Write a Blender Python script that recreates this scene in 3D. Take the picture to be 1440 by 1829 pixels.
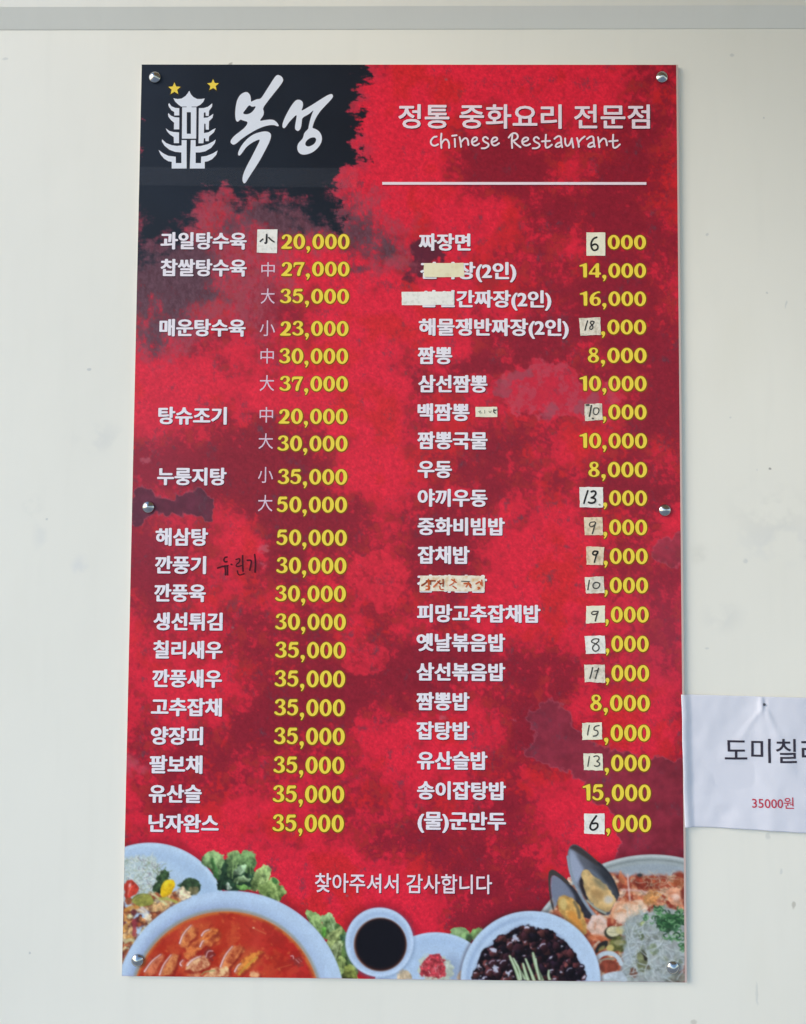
# -*- coding: utf-8 -*-
import bpy, math
import numpy as np
from mathutils import Matrix, Vector
from mathutils.geometry import tessellate_polygon

for o in list(bpy.data.objects):
    bpy.data.objects.remove(o)
scene = bpy.context.scene
COL = scene.collection

# ------------------------------------------------------------------ camera
F, CX, CY = 1440.0, 720.0, 914.5            # focal length and centre, in photograph pixels
CAM = np.array([0.00466, -0.87787, -0.04274])
PITCH, YAW, ROLL = 0.04613, -0.00942, 0.00436
def cam_axes(p, y, r):
    cp, sp, cw, sw, cr, sr = math.cos(p), math.sin(p), math.cos(y), math.sin(y), math.cos(r), math.sin(r)
    fwd = np.array([sw*cp, cw*cp, sp]); right = np.array([cw, -sw, 0.0]); up = np.cross(right, fwd)
    return right*cr + up*sr, -right*sr + up*cr, fwd
A_R, A_U, A_F = cam_axes(PITCH, YAW, ROLL)
cam_data = bpy.data.cameras.new('camera')
cam = bpy.data.objects.new('camera', cam_data); COL.objects.link(cam)
cam_data.sensor_fit = 'VERTICAL'; cam_data.sensor_height = 24.0; cam_data.lens = 24.0*F/1829.0
cam_data.clip_start = 0.01; cam_data.clip_end = 100
M = Matrix.Identity(4)
for i in range(3):
    M[i][0], M[i][1], M[i][2], M[i][3] = A_R[i], A_U[i], -A_F[i], CAM[i]
cam.matrix_world = M
scene.camera = cam

# ------------------------------------------------------------------ light
SUN_ELEV, SUN_SIDE = math.radians(25), math.radians(60)      # low, from the left in front of the wall
world = bpy.data.worlds.new("World"); scene.world = world; world.use_nodes = True
wn = world.node_tree.nodes; wl = world.node_tree.links
for n in list(wn): wn.remove(n)
wo = wn.new('ShaderNodeOutputWorld'); wb = wn.new('ShaderNodeBackground'); sky = wn.new('ShaderNodeTexSky')
sky.sky_type = 'NISHITA'; sky.sun_disc = False
sky.sun_elevation = SUN_ELEV; sky.sun_rotation = math.radians(180) + SUN_SIDE
sky.air_density = 1.0; sky.dust_density = 0.3; sky.ozone_density = 3.0
wb.inputs['Strength'].default_value = 0.14
wl.new(sky.outputs[0], wb.inputs['Color']); wl.new(wb.outputs[0], wo.inputs['Surface'])
sd = bpy.data.lights.new('sun', 'SUN'); sun = bpy.data.objects.new('sun', sd); COL.objects.link(sun)
sd.energy = 1.15; sd.angle = math.radians(30); sd.color = (1.0, 0.91, 0.80)
sdir = Vector((-math.sin(SUN_SIDE)*math.cos(SUN_ELEV), -math.cos(SUN_SIDE)*math.cos(SUN_ELEV), math.sin(SUN_ELEV)))
sun.rotation_euler = sdir.to_track_quat('Z', 'Y').to_euler()
sun.location = sdir*5
vs = scene.view_settings
scene.display_settings.display_device = 'sRGB'
vs.view_transform = 'Standard'; vs.look = 'None'; vs.gamma = 1.0; vs.use_curve_mapping = False
vs.exposure = 0.93

# ------------------------------------------------------------------ geometry of the place
TH = -0.00201                                # the board hangs a touch askew
BW, BH = 0.600, 0.99754                      # board size in metres
WALL_Y = 0.0045                              # wall face; board front is y = 0
def at(px, py, Y=0.0):
    """photograph pixel -> point on the plane y = Y"""
    px = np.asarray(px, float); py = np.asarray(py, float)
    d = (A_F[None] + ((px.ravel()-CX)/F)[:, None]*A_R[None] - ((py.ravel()-CY)/F)[:, None]*A_U[None])
    t = (Y-CAM[1])/d[:, 1]
    return CAM[None] + d*t[:, None]
def to_px(P):
    d = P-CAM[None]; c = d@A_F
    return CX+F*(d@A_R)/c, CY-F*(d@A_U)/c
CT, ST = math.cos(TH), math.sin(TH)
def board(u, v, n=0.0):
    """board coordinates (metres from its centre, n outward) -> world"""
    u = np.asarray(u, float); v = np.asarray(v, float)
    return np.stack([u*CT - v*ST, np.full_like(u, 0.0)-n, u*ST + v*CT], -1)
def uv_of(px, py):
    P = at(px, py, 0.0); x, z = P[:, 0], P[:, 2]
    return x*CT + z*ST, -x*ST + z*CT

def lin(c):
    c = np.asarray(c, float)/255.0
    return np.where(c <= 0.04045, c/12.92, ((c+0.055)/1.055)**2.4)
KL = np.array([1.06, 1.0, .93])                                    # print colours as seen -> surface colour
def pc(r, g, b): return tuple(np.minimum(lin((r, g, b))*KL, .9)) + (1.0,)

# ------------------------------------------------------------------ materials
def new_mat(name):
    m = bpy.data.materials.new(name); m.use_nodes = True
    nt = m.node_tree; bs = nt.nodes['Principled BSDF']
    return m, nt, bs
def ink(name, col, rough=0.42, alpha=1.0, var=0.05, spec=0.16):
    m, nt, bs = new_mat(name)
    N, L = nt.nodes, nt.links
    tc = N.new('ShaderNodeTexCoord'); no = N.new('ShaderNodeTexNoise'); no.inputs['Scale'].default_value = 900
    no.inputs['Detail'].default_value = 2
    L.new(tc.outputs['Object'], no.inputs['Vector'])
    mr = N.new('ShaderNodeMapRange'); mr.inputs['To Min'].default_value = 1-var; mr.inputs['To Max'].default_value = 1+var
    L.new(no.outputs['Fac'], mr.inputs['Value'])
    mx = N.new('ShaderNodeVectorMath'); mx.operation = 'SCALE'; mx.inputs[0].default_value = col[:3]
    L.new(mr.outputs[0], mx.inputs['Scale']); L.new(mx.outputs[0], bs.inputs['Base Color'])
    bs.inputs['Roughness'].default_value = rough; bs.inputs['Specular IOR Level'].default_value = spec
    bs.inputs['Alpha'].default_value = alpha
    return m
M_WHITE = ink('white_ink', pc(232, 227, 234)); M_WSH = ink('white_lettering_shadow_ink', pc(82, 26, 48), alpha=0.30)
M_WHITE2 = ink('pink_white_ink', pc(233, 216, 224))
M_YEL = ink('yellow_ink', pc(246, 212, 72)); M_YSH = ink('olive_outline_ink', pc(140, 92, 22), alpha=0.72)
M_CJK = ink('thin_white_ink', pc(222, 196, 212), alpha=0.95)
M_LOGO = ink('logo_white_ink', pc(218, 223, 232)); M_LGL = ink('logo_edge_ink', pc(72, 66, 74), alpha=0.8)
M_STAR = ink('gold_ink', pc(238, 208, 78)); M_STSH = ink('star_shade_ink', pc(88, 74, 34), alpha=0.7)
M_PEN = ink('black_marker', pc(40, 38, 38), rough=0.6, alpha=0.93)
M_PEN2 = ink('grey_pen', pc(72, 70, 66), rough=0.6, alpha=0.9)
M_ONRED = ink('marker_on_red', pc(70, 16, 32), rough=0.5, alpha=0.85)
M_ORNG = ink('orange_marker', pc(205, 92, 40), rough=0.6, alpha=0.75)
M_ORND = ink('dark_orange_marker', pc(150, 60, 20), rough=0.6, alpha=0.8)
M_NOTEK = ink('note_black_print', pc(58, 54, 66), rough=0.7); M_NOTER = ink('note_red_print', pc(190, 62, 82), rough=0.7)
M_FAINT = ink('faded_pencil', pc(150, 150, 135), rough=0.7, alpha=0.8)

def print_mat():
    m, nt, bs = new_mat('laminated_print'); N, L = nt.nodes, nt.links
    at_ = N.new('ShaderNodeAttribute'); at_.attribute_name = 'Col'
    tc = N.new('ShaderNodeTexCoord')
    n1 = N.new('ShaderNodeTexNoise'); n1.inputs['Scale'].default_value = 620; n1.inputs['Detail'].default_value = 3
    L.new(tc.outputs['Object'], n1.inputs['Vector'])
    mr = N.new('ShaderNodeMapRange'); mr.inputs['From Min'].default_value = .3; mr.inputs['From Max'].default_value = .7
    mr.inputs['To Min'].default_value = .96; mr.inputs['To Max'].default_value = 1.04
    L.new(n1.outputs['Fac'], mr.inputs['Value'])
    mx = N.new('ShaderNodeVectorMath'); mx.operation = 'SCALE'
    L.new(at_.outputs['Color'], mx.inputs[0]); L.new(mr.outputs[0], mx.inputs['Scale'])
    L.new(mx.outputs[0], bs.inputs['Base Color'])
    bs.inputs['Roughness'].default_value = 0.38; bs.inputs['Specular IOR Level'].default_value = 0.18
    n2 = N.new('ShaderNodeTexNoise'); n2.inputs['Scale'].default_value = 7; L.new(tc.outputs['Object'], n2.inputs['Vector'])
    bp = N.new('ShaderNodeBump'); bp.inputs['Strength'].default_value = .08; bp.inputs['Distance'].default_value = .004
    L.new(n2.outputs['Fac'], bp.inputs['Height']); L.new(bp.outputs[0], bs.inputs['Normal'])
    return m
M_PRINT = print_mat()

def paint_wall_mat(name, base, spots=(), smudges=()):
    m, nt, bs = new_mat(name); N, L = nt.nodes, nt.links
    tc = N.new('ShaderNodeTexCoord'); obj = tc.outputs['Object']
    def noise(scale, detail=3, stretch=None):
        n = N.new('ShaderNodeTexNoise'); n.inputs['Scale'].default_value = scale; n.inputs['Detail'].default_value = detail
        if stretch:
            mp = N.new('ShaderNodeMapping'); mp.inputs['Scale'].default_value = stretch
            L.new(obj, mp.inputs['Vector']); L.new(mp.outputs[0], n.inputs['Vector'])
        else: L.new(obj, n.inputs['Vector'])
        return n.outputs['Fac']
    def rng(v, a, b, c, d):
        r = N.new('ShaderNodeMapRange'); r.interpolation_type = 'SMOOTHSTEP'
        for k, x in zip(('From Min', 'From Max', 'To Min', 'To Max'), (a, b, c, d)): r.inputs[k].default_value = x
        L.new(v, r.inputs['Value']); return r.outputs[0]
    def mix(fac, ca, cb):
        x = N.new('ShaderNodeMix'); x.data_type = 'RGBA'
        if hasattr(fac, 'links'): L.new(fac, x.inputs[0])
        else: x.inputs[0].default_value = fac
        for i, c in ((6, ca), (7, cb)):
            if hasattr(c, 'links'): L.new(c, x.inputs[i])
            else: x.inputs[i].default_value = tuple(c)[:3]+(1,)
        return x.outputs[2]
    b = np.array(base)
    col = mix(rng(noise(2.3, 4), .3, .7, 0, 1), b*0.975, b*1.015)
    col = mix(rng(noise(9, 5, (1, 1, .35)), .55, .8, 0, .5), col, b*np.array([.95, .945, .92]))
    col = mix(rng(noise(60, 4, (1, 1, .1)), .5, .75, 0, .25), col, b*.94)
    warp = N.new('ShaderNodeTexNoise'); warp.inputs['Scale'].default_value = 90; L.new(obj, warp.inputs['Vector'])
    wv = N.new('ShaderNodeVectorMath'); wv.operation = 'MULTIPLY_ADD'
    wv.inputs[1].default_value = (.006,)*3; L.new(warp.outputs['Color'], wv.inputs[0]); L.new(obj, wv.inputs[2])
    patch = rng(noise(38, 5), .42, .6, 0, 1)
    for (p, rx, rz, c, a, soft) in list(spots)+list(smudges):
        sub = N.new('ShaderNodeVectorMath'); sub.operation = 'SUBTRACT'; sub.inputs[1].default_value = (p[0]+.003, p[1]+.003, p[2]+.003)
        L.new(wv.outputs[0], sub.inputs[0])
        sc = N.new('ShaderNodeVectorMath'); sc.operation = 'MULTIPLY'; sc.inputs[1].default_value = (1/rx, 0, 1/rz)
        L.new(sub.outputs[0], sc.inputs[0])
        ln = N.new('ShaderNodeVectorMath'); ln.operation = 'LENGTH'; L.new(sc.outputs[0], ln.inputs[0])
        f = rng(ln.outputs['Value'], 1-soft, 1+soft, a*.8, 0)
        if soft > .5:
            mm = N.new('ShaderNodeMath'); mm.operation = 'MULTIPLY'; L.new(f, mm.inputs[0]); L.new(patch, mm.inputs[1]); f = mm.outputs[0]
        col = mix(f, col, c)
    L.new(col, bs.inputs['Base Color'])
    bs.inputs['Roughness'].default_value = .5; bs.inputs['Specular IOR Level'].default_value = .3
    n3 = noise(130, 4, (1, 1, .12)); n4 = noise(14, 3)
    ad = N.new('ShaderNodeMath'); ad.operation = 'MULTIPLY_ADD'; ad.inputs[1].default_value = 5; L.new(n4, ad.inputs[0]); L.new(n3, ad.inputs[2])
    bp = N.new('ShaderNodeBump'); bp.inputs['Strength'].default_value = .22; bp.inputs['Distance'].default_value = .0006
    L.new(ad.outputs[0], bp.inputs['Height']); L.new(bp.outputs[0], bs.inputs['Normal'])
    return m

# ------------------------------------------------------------------ object helpers
def mesh_obj(name, V, Fc, mats, parent=None, mi=None, smooth=False):
    V = np.asarray(V, float)
    org = np.array(parent.location) if parent is not None else V.mean(0)
    me = bpy.data.meshes.new(name)
    me.from_pydata((V-org).tolist(), [], [tuple(int(i) for i in f) for f in Fc])
    for m in (mats if isinstance(mats, (list, tuple)) else [mats]): me.materials.append(m)
    if mi is not None: me.polygons.foreach_set('material_index', mi)
    if smooth: me.polygons.foreach_set('use_smooth', [True]*len(me.polygons))
    me.update()
    o = bpy.data.objects.new(name, me); COL.objects.link(o)
    if parent is not None: o.parent = parent
    else: o.location = org
    return o
def empty(name, loc):
    o = bpy.data.objects.new(name, None); o.location = loc; o.empty_display_size = .02; COL.objects.link(o)
    bpy.context.view_layer.update(); return o
def tag(o, label=None, cat=None, group=None, kind=None):
    if label: o['label'] = label
    if cat: o['category'] = cat
    if group: o['group'] = group
    if kind: o['kind'] = kind
    return o
def box(x0, x1, y0, y1, z0, z1):
    V = [(x, y, z) for x in (x0, x1) for y in (y0, y1) for z in (z0, z1)]
    return np.array(V), [(0, 1, 3, 2), (4, 6, 7, 5), (0, 4, 5, 1), (2, 3, 7, 6), (0, 2, 6, 4), (1, 5, 7, 3)]
def bevel(o, w, seg=2):
    b = o.modifiers.new('bevel', 'BEVEL'); b.width = w; b.segments = seg; b.limit_method = 'ANGLE'

# ------------------------------------------------------------------ the wall, the ledge over it, the ground
def wp(px, py): return tuple(at([px], [py], WALL_Y)[0])
CREAM = (0.83, 0.778, 0.655)
dk = (0.20, 0.17, 0.13); br = (.45, .40, .31); gy = (.50, .49, .45)
s = 0.00061
spots = [(wp(160, 660), 3*s, 2.5*s, gy, .8, .4), (wp(84, 927), 2.5*s, 2*s, gy, .7, .4), (wp(1375, 839), 2.6*s, 2.6*s, dk, .9, .35),
         (wp(1366, 210), 2*s, 2*s, gy, .7, .4), (wp(1264, 419), 2.6*s, 2.8*s, gy, .65, .5), (wp(1371, 522), 1.8*s, 1.8*s, gy, .7, .4),
         (wp(1404, 543), 1.6*s, 6*s, gy, .55, .5), (wp(1308, 98), 3.5*s, 2.5*s, gy, .6, .5), (wp(9, 105), 5*s, 2.5*s, gy, .5, .5),
         (wp(1417, 1616), 3.4*s, 6*s, br, .8, .4), (wp(1331, 1002), 4*s, 4*s, gy, .5, .5), (wp(1352, 1775), 2*s, 18*s, gy, .45, .5),
         (wp(1372, 1494), 4*s, 6*s, gy, .5, .5), (wp(53, 1702), 2*s, 1.6*s, gy, .8, .4), (wp(412, 114), 4*s, 3*s, dk, .7, .4),
         (wp(1240, 1826), 5*s, 4*s, br, .6, .5), (wp(1262, 1157), 3*s, 2*s, gy, .5, .5), (wp(1306, 745), 2*s, 2*s, gy, .5, .5),
         (wp(1395, 1556), 2.5*s, 4*s, gy, .5, .5), (wp(1352, 838), 2*s, 2*s, gy, .3, .5)]
smud = [(wp(176, 782), 34*s, 22*s, (.66, .63, .56), .55, .8), (wp(1378, 915), 55*s, 40*s, (.62, .58, .50), .38, .9),
        (wp(60, 905), 14*s, 16*s, (.62, .60, .53), .5, .8), (wp(142, 1012), 12*s, 16*s, (.66, .64, .60), .55, .8),
        (wp(1292, 1100), 26*s, 22*s, (.64, .61, .54), .5, .9), (wp(1250, 990), 16*s, 14*s, (.64, .60, .50), .5, .8),
        (wp(72, 960), 10*s, 22*s, (.66, .64, .58), .4, .8), (wp(1390, 970), 60*s, 30*s, (.64, .62, .58), .4, .9)]
M_WALL = paint_wall_mat('cream_wall_paint', CREAM, spots, smud)
BLOCK_X0, BLOCK_D, BLOCK_Z = -0.46, 2.0, 0.93          # added slab, out of view, that shades the wall's upper right
M_BLOCKER, _nt, _bs = new_mat('light_blocker_brown'); _bs.inputs['Base Color'].default_value = (.52, .38, .22, 1); _bs.inputs['Roughness'].default_value = .8  # brown chosen for a warm bounce onto the top of the wall
M_LEDGE = paint_wall_mat('cream_ledge_paint', (0.80, 0.752, 0.635))
GZ = -1.45
V, Fc = box(-3.6, 3.6, WALL_Y, WALL_Y+.12, GZ, 1.6)
wall = mesh_obj('wall', V, Fc, M_WALL)
# origin at the world origin so that object coordinates are world coordinates
def zero_origin(o):
    off = Vector(o.location); o.data.transform(Matrix.Translation(off)); o.location = (0, 0, 0)
zero_origin(wall)
tag(wall, kind='structure')
LZ = 0.5418
# a shallow beam: its lower face slopes out of the wall, its front stands 11 mm proud
prof_ = [(WALL_Y-.0002, LZ), (WALL_Y-.0112, LZ+.0198), (WALL_Y-.0112, LZ+.17), (WALL_Y-.0002, LZ+.17)]
V = [(x, y, z) for x in (-3.2, 3.2) for y, z in prof_]
Fc = [(0, 1, 5, 4), (1, 2, 6, 5), (2, 3, 7, 6), (3, 0, 4, 7), (3, 2, 1, 0), (4, 5, 6, 7)]
ledge = mesh_obj('beam', V, Fc, M_LEDGE); zero_origin(ledge); bevel(ledge, .0010)
tag(ledge, 'cream painted beam with a sloping lower face along the very top of the wall', 'beam')
V, Fc = box(BLOCK_X0, 3.2, WALL_Y-BLOCK_D, WALL_Y-.03, BLOCK_Z, BLOCK_Z+.07)
light_blocker = mesh_obj('light_blocker', V, Fc, M_BLOCKER); zero_origin(light_blocker); bevel(light_blocker, .004); tag(light_blocker, kind='structure')  # unseen slab, added only to block sky and sun
m, nt, bs = new_mat('pavement'); N, L = nt.nodes, nt.links
n = N.new('ShaderNodeTexNoise'); n.inputs['Scale'].default_value = 14; n.inputs['Detail'].default_value = 8
cr = N.new('ShaderNodeValToRGB'); cr.color_ramp.elements[0].color = (.28, .31, .35, 1); cr.color_ramp.elements[1].color = (.38, .42, .47, 1)
L.new(n.outputs['Fac'], cr.inputs['Fac']); L.new(cr.outputs[0], bs.inputs['Base Color']); bs.inputs['Roughness'].default_value = .85
V = np.array([(-30, -30, GZ), (30, -30, GZ), (30, WALL_Y+.1, GZ), (-30, WALL_Y+.1, GZ)])
g = mesh_obj('ground', V, [(0, 1, 2, 3)], m); zero_origin(g); tag(g, kind='structure')  # out-of-view ground sheet, added to bounce light onto the wall

# ------------------------------------------------------------------ noise
RS = np.random.RandomState(11)
TAB = RS.rand(8, 256, 256)
def vnoise(x, y, seed=0):
    t = TAB[seed % 8]; xi = np.floor(x).astype(int); yi = np.floor(y).astype(int); fx = x-xi; fy = y-yi
    fx = fx*fx*(3-2*fx); fy = fy*fy*(3-2*fy); xi &= 255; yi &= 255; x1 = (xi+1) & 255; y1 = (yi+1) & 255
    return (t[yi, xi]*(1-fx)+t[yi, x1]*fx)*(1-fy)+(t[y1, xi]*(1-fx)+t[y1, x1]*fx)*fy
def fbm(x, y, scale, octv=4, seed=0, gain=.5):
    """roughly -1..1, scale = size of the largest feature in photograph pixels"""
    s_, a, tot, nn = 0, 1, 0, 0
    c, s2 = math.cos(.6), math.sin(.6); x = x/scale+seed*7.3; y = y/scale+seed*3.1
    for k in range(octv):
        s_ = s_+a*(vnoise(x, y, seed+k)*2-1); tot += a*a; a *= gain
        x, y = (x*c-y*s2)*2.03, (x*s2+y*c)*2.03
    return s_/math.sqrt(tot)*1.7
def sstep(a, b, x):
    t = np.clip((x-a)/(b-a), 0, 1); return t*t*(3-2*t)
def smooth_poly(P, it=2, closed=True):
    P = np.asarray(P, float)
    for _ in range(it):
        Q = np.roll(P, -1, 0) if closed else P[1:]
        A = P if closed else P[:-1]
        N_ = np.empty((len(A)*2, 2)); N_[0::2] = .75*A+.25*Q; N_[1::2] = .25*A+.75*Q
        if not closed: N_ = np.vstack([P[:1], N_, P[-1:]])
        P = N_
    return P

# ------------------------------------------------------------------ the printed picture, painted vertex by vertex on the board
class Canvas:
    def __init__(s, u0, u1, v0, v1, cell):
        nu = int(round((u1-u0)/cell)); nv = int(round((v1-v0)/cell))
        s.U, s.V = np.meshgrid(np.linspace(u0, u1, nu+1), np.linspace(v1, v0, nv+1))
        P = board(s.U.ravel(), s.V.ravel()); x, y = to_px(P)
        s.X = x.reshape(s.U.shape); s.Y = y.reshape(s.U.shape); s.P = P
        s.C = np.zeros(s.U.shape+(3,)); s.id = np.zeros(s.U.shape, int)
    def reg(s, x0, x1, y0, y1):
        r = np.where((s.Y.max(1) >= y0) & (s.Y.min(1) <= y1))[0]; c = np.where((s.X.max(0) >= x0) & (s.X.min(0) <= x1))[0]
        if len(r) == 0 or len(c) == 0: return None
        return (slice(r[0], r[-1]+1), slice(c[0], c[-1]+1))
    def put(s, sl, a, col, part, tex, tscale):
        X, Y = s.X[sl], s.Y[sl]
        c = col(X, Y) if callable(col) else np.broadcast_to(np.array(col, float), X.shape+(3,))
        if tex: c = c*(1+tex*fbm(X, Y, tscale, 3, int(abs(X[0, 0]+Y[0, 0])) % 7))[..., None]
        m = s.clip[sl] if getattr(s, 'clip', None) is not None else 1.0
        a = (a*m)[..., None]
        s.C[sl] = s.C[sl]*(1-a)+c*a
        if part is not None:
            s.id[sl] = np.where(a[..., 0] > .5, part, s.id[sl])
    def E(s, cx, cy, rx, ry, col, rot=0, soft=1.2, a=1, warp=0, ws=8, part=None, tex=0, tscale=6):
        R = max(rx, ry)+soft+abs(warp)*2+2; sl = s.reg(cx-R, cx+R, cy-R, cy+R)
        if sl is None: return
        X, Y = s.X[sl]-cx, s.Y[sl]-cy; r = math.radians(rot); c, q = math.cos(r), math.sin(r)
        xx, yy = X*c+Y*q, -X*q+Y*c
        d = (np.sqrt((xx/rx)**2+(yy/ry)**2)-1)*min(rx, ry)
        if warp: d = d+warp*fbm(s.X[sl], s.Y[sl], ws, 3, int(cx) % 5)
        s.put(sl, a*(1-sstep(-soft, soft, d)), col, part, tex, tscale)
    def sdf(s, sl, P):
        X, Y = s.X[sl], s.Y[sl]; d = np.full(X.shape, 1e9); ins = np.zeros(X.shape, bool)
        for (x0, y0), (x1, y1) in zip(P, np.roll(P, -1, 0)):
            ex, ey = x1-x0, y1-y0; L2 = ex*ex+ey*ey+1e-9
            t = np.clip(((X-x0)*ex+(Y-y0)*ey)/L2, 0, 1)
            d = np.minimum(d, (X-x0-t*ex)**2+(Y-y0-t*ey)**2)
            cr_ = ((y0 > Y) != (y1 > Y)) & (X < (x1-x0)*(Y-y0)/(y1-y0+1e-12)+x0); ins ^= cr_
        d = np.sqrt(d); return np.where(ins, -d, d)
    def P_(s, pts, col, soft=1.2, a=1, warp=0, ws=8, part=None, tex=0, tscale=6, sm=1):
        P = smooth_poly(pts, sm) if sm else np.array(pts, float)
        R = soft+abs(warp)*2+2; sl = s.reg(P[:, 0].min()-R, P[:, 0].max()+R, P[:, 1].min()-R, P[:, 1].max()+R)
        if sl is None: return
        d = s.sdf(sl, P)
        if warp: d = d+warp*fbm(s.X[sl], s.Y[sl], ws, 4, int(P[0, 0]) % 5)
        s.put(sl, a*(1-sstep(-soft, soft, d)), col, part, tex, tscale)
    def S(s, pts, w, col, a=1, soft=.9, w1=None, sm=2):
        P = smooth_poly(pts, sm, False); w1 = w if w1 is None else w1
        R = max(w, w1)+soft+1; sl = s.reg(P[:, 0].min()-R, P[:, 0].max()+R, P[:, 1].min()-R, P[:, 1].max()+R)
        if sl is None: return
        X, Y = s.X[sl], s.Y[sl]; d = np.full(X.shape, 1e9); n_ = len(P)-1
        for k in range(n_):
            x0, y0 = P[k]; ex, ey = P[k+1]-P[k]; t = np.clip(((X-x0)*ex+(Y-y0)*ey)/(ex*ex+ey*ey+1e-9), 0, 1)
            ww = w+(w1-w)*(k+t)/n_
            d = np.minimum(d, np.hypot(X-x0-t*ex, Y-y0-t*ey)-ww/2)
        s.put(sl, a*(1-sstep(-soft, soft, d)), col, None, 0, 1)

# ---- red, black and maroon ground of the print
BLACK_EDGE = [(235, 95), (657, 95), (655, 118), (662, 134), (636, 152), (643, 172), (628, 186), (640, 205), (630, 222), (647, 238), (634, 254),
              (650, 266), (640, 280), (648, 292), (628, 300), (612, 308), (602, 320), (614, 332), (600, 345), (606, 362), (596, 376), (612, 390), (600, 402),
              (570, 398), (535, 372), (500, 356), (462, 348), (430, 338), (395, 332), (370, 345), (352, 372), (340, 400), (320, 425), (290, 440), (250, 450), (235, 455)]
MAUVES = [([(236, 878), (262, 862), (296, 892), (322, 884), (345, 872), (366, 878), (384, 900), (378, 915), (380, 936), (352, 922), (300, 918), (262, 922), (246, 936), (236, 930)], (92, 44, 62), .88),
          ([(955, 1258), (975, 1256), (992, 1248), (1008, 1262), (1022, 1284), (1030, 1304), (1052, 1320), (1070, 1336), (1112, 1342), (1160, 1358), (1240, 1352), (1240, 1560), (1108, 1560),
            (1106, 1512), (1110, 1470), (1096, 1450), (1072, 1436), (1054, 1428), (1040, 1386), (1004, 1374), (972, 1368), (950, 1358), (930, 1348), (950, 1328), (952, 1304), (940, 1286), (950, 1276)], (134, 45, 62), .88),
          ([(1165, 985), (1185, 962), (1240, 950), (1240, 1022), (1200, 1010), (1172, 1006)], (148, 62, 80), .6)]
def paint_ground(c):
    X, Y = c.X, c.Y
    D = .45*fbm(X, Y, 145, 6, 1, .54)+.16*fbm(X, Y, 32, 5, 5, .6)
    G = [(1165, 200, 75, 130, .6), (905, 300, 95, 60, 1.0), (1060, 375, 130, 50, .7), (1085, 520, 190, 110, .9), (720, 210, 90, 190, -1.0), (1020, 140, 60, 35, -.8),
         (1010, 285, 60, 50, -.6), (690, 350, 90, 70, -.7), (860, 655, 60, 16, .8), (1190, 640, 40, 80, .6), (1165, 745, 55, 50, .9), (830, 850, 90, 110, .65),
         (770, 950, 70, 80, .8), (640, 640, 70, 190, -.9), (350, 690, 100, 60, -.8), (480, 830, 120, 50, .8), (560, 920, 110, 50, 1.1), (330, 1010, 110, 40, .7),
         (270, 1050, 40, 70, .5), (600, 1225, 130, 50, 1.1), (480, 1285, 120, 45, .9), (720, 1210, 80, 50, .9), (400, 1330, 90, 50, .8), (310, 1170, 110, 90, -.5),
         (1000, 1050, 150, 60, -.6), (800, 1180, 90, 26, .7), (920, 1190, 90, 55, .6), (760, 1360, 70, 60, -.4), (900, 1440, 60, 60, .5), (1010, 1440, 80, 60, -.5),
         (280, 1420, 50, 50, .5), (400, 1460, 100, 40, -.5), (720, 1640, 90, 60, -.8), (900, 1560, 160, 50, .35), (620, 1570, 90, 60, -.5), (760, 1500, 80, 30, .5), (600, 1340, 60, 40, .2), (430, 1400, 120, 40, .45), (1130, 900, 60, 60, .35), (1100, 590, 110, 40, .5), (960, 610, 60, 40, .5),
         (830, 560, 90, 40, -.5), (1000, 800, 90, 90, -.5), (960, 940, 80, 70, -.6), (690, 800, 30, 140, -.5), (1180, 1080, 40, 60, .3), (560, 450, 90, 60, -.8), (520, 600, 90, 50, -.3)]
    D = D+.10+.14*sstep(690, 760, X)*sstep(330, 420, Y)+.10*fbm(X, Y, 60, 4, 7)
    for gx, gy_, sx, sy, am in G: D = D+am*np.exp(-(((X-gx)/sx)**2+((Y-gy_)/sy)**2))
    gr = fbm(X, Y, 6.5, 3, 3, .7)                       # speckle inside the dark cloudy patches
    gr2 = fbm(X, Y, 13, 3, 6, .7)
    gr3 = fbm(X, Y, 3.2, 2, 0, .8)
    t = sstep(-.25, .80, D+.26*gr*sstep(-.5, .4, D)+.26*gr2*sstep(-.6, .5, D)+.13*gr3*sstep(-.6, .3, D))[..., None]
    hot = sstep(.2, 1.2, fbm(X, Y, 60, 4, 2))[..., None]
    bright = np.array([218, 38, 60])*(1-hot)+np.array([206, 38, 46])*hot
    dark = np.array([140, 29, 46])
    C = bright*(1-t)+dark*t
    # brick red flecks where dark and bright meet
    e = (np.exp(-((D-.35)/.3)**2)*sstep(.1, .9, gr2))[..., None]
    C = C*(1-.55*e)+np.array([188, 50, 46])*.55*e
    C = C*(1+.035*gr[..., None]+.035*gr3[..., None])
    # dusty rose veil towards the lower left and right
    v = (.30*np.exp(-(((X-1190)/90)**2+((Y-1130)/130)**2))+.22*np.exp(-(((X-270)/90)**2+((Y-900)/200)**2)))[..., None]
    C = C*(1-v)+np.array([168, 70, 96])*v
    # sharp bright islands
    c.C[:] = C
    ISL = lambda x, y: np.array([212, 40, 60])*(1+.05*fbm(x, y, 5, 3, 2))[..., None]+(sstep(.35, 1.0, fbm(x, y, 12, 4, 5, .7))[..., None])*np.array([-30, -4, -8])
    c.P_([(628, 1000), (650, 984), (690, 980), (712, 996), (735, 1020), (728, 1052), (700, 1066), (690, 1090), (660, 1080), (640, 1050), (624, 1040)], ISL, 1.8, .85, 8, 26)
    c.P_([(655, 1144), (690, 1150), (712, 1168), (700, 1188), (664, 1200), (610, 1190), (600, 1150)], ISL, 2.2, .8, 9, 24)
    # the lighter rose cloud by the middle prices

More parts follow.
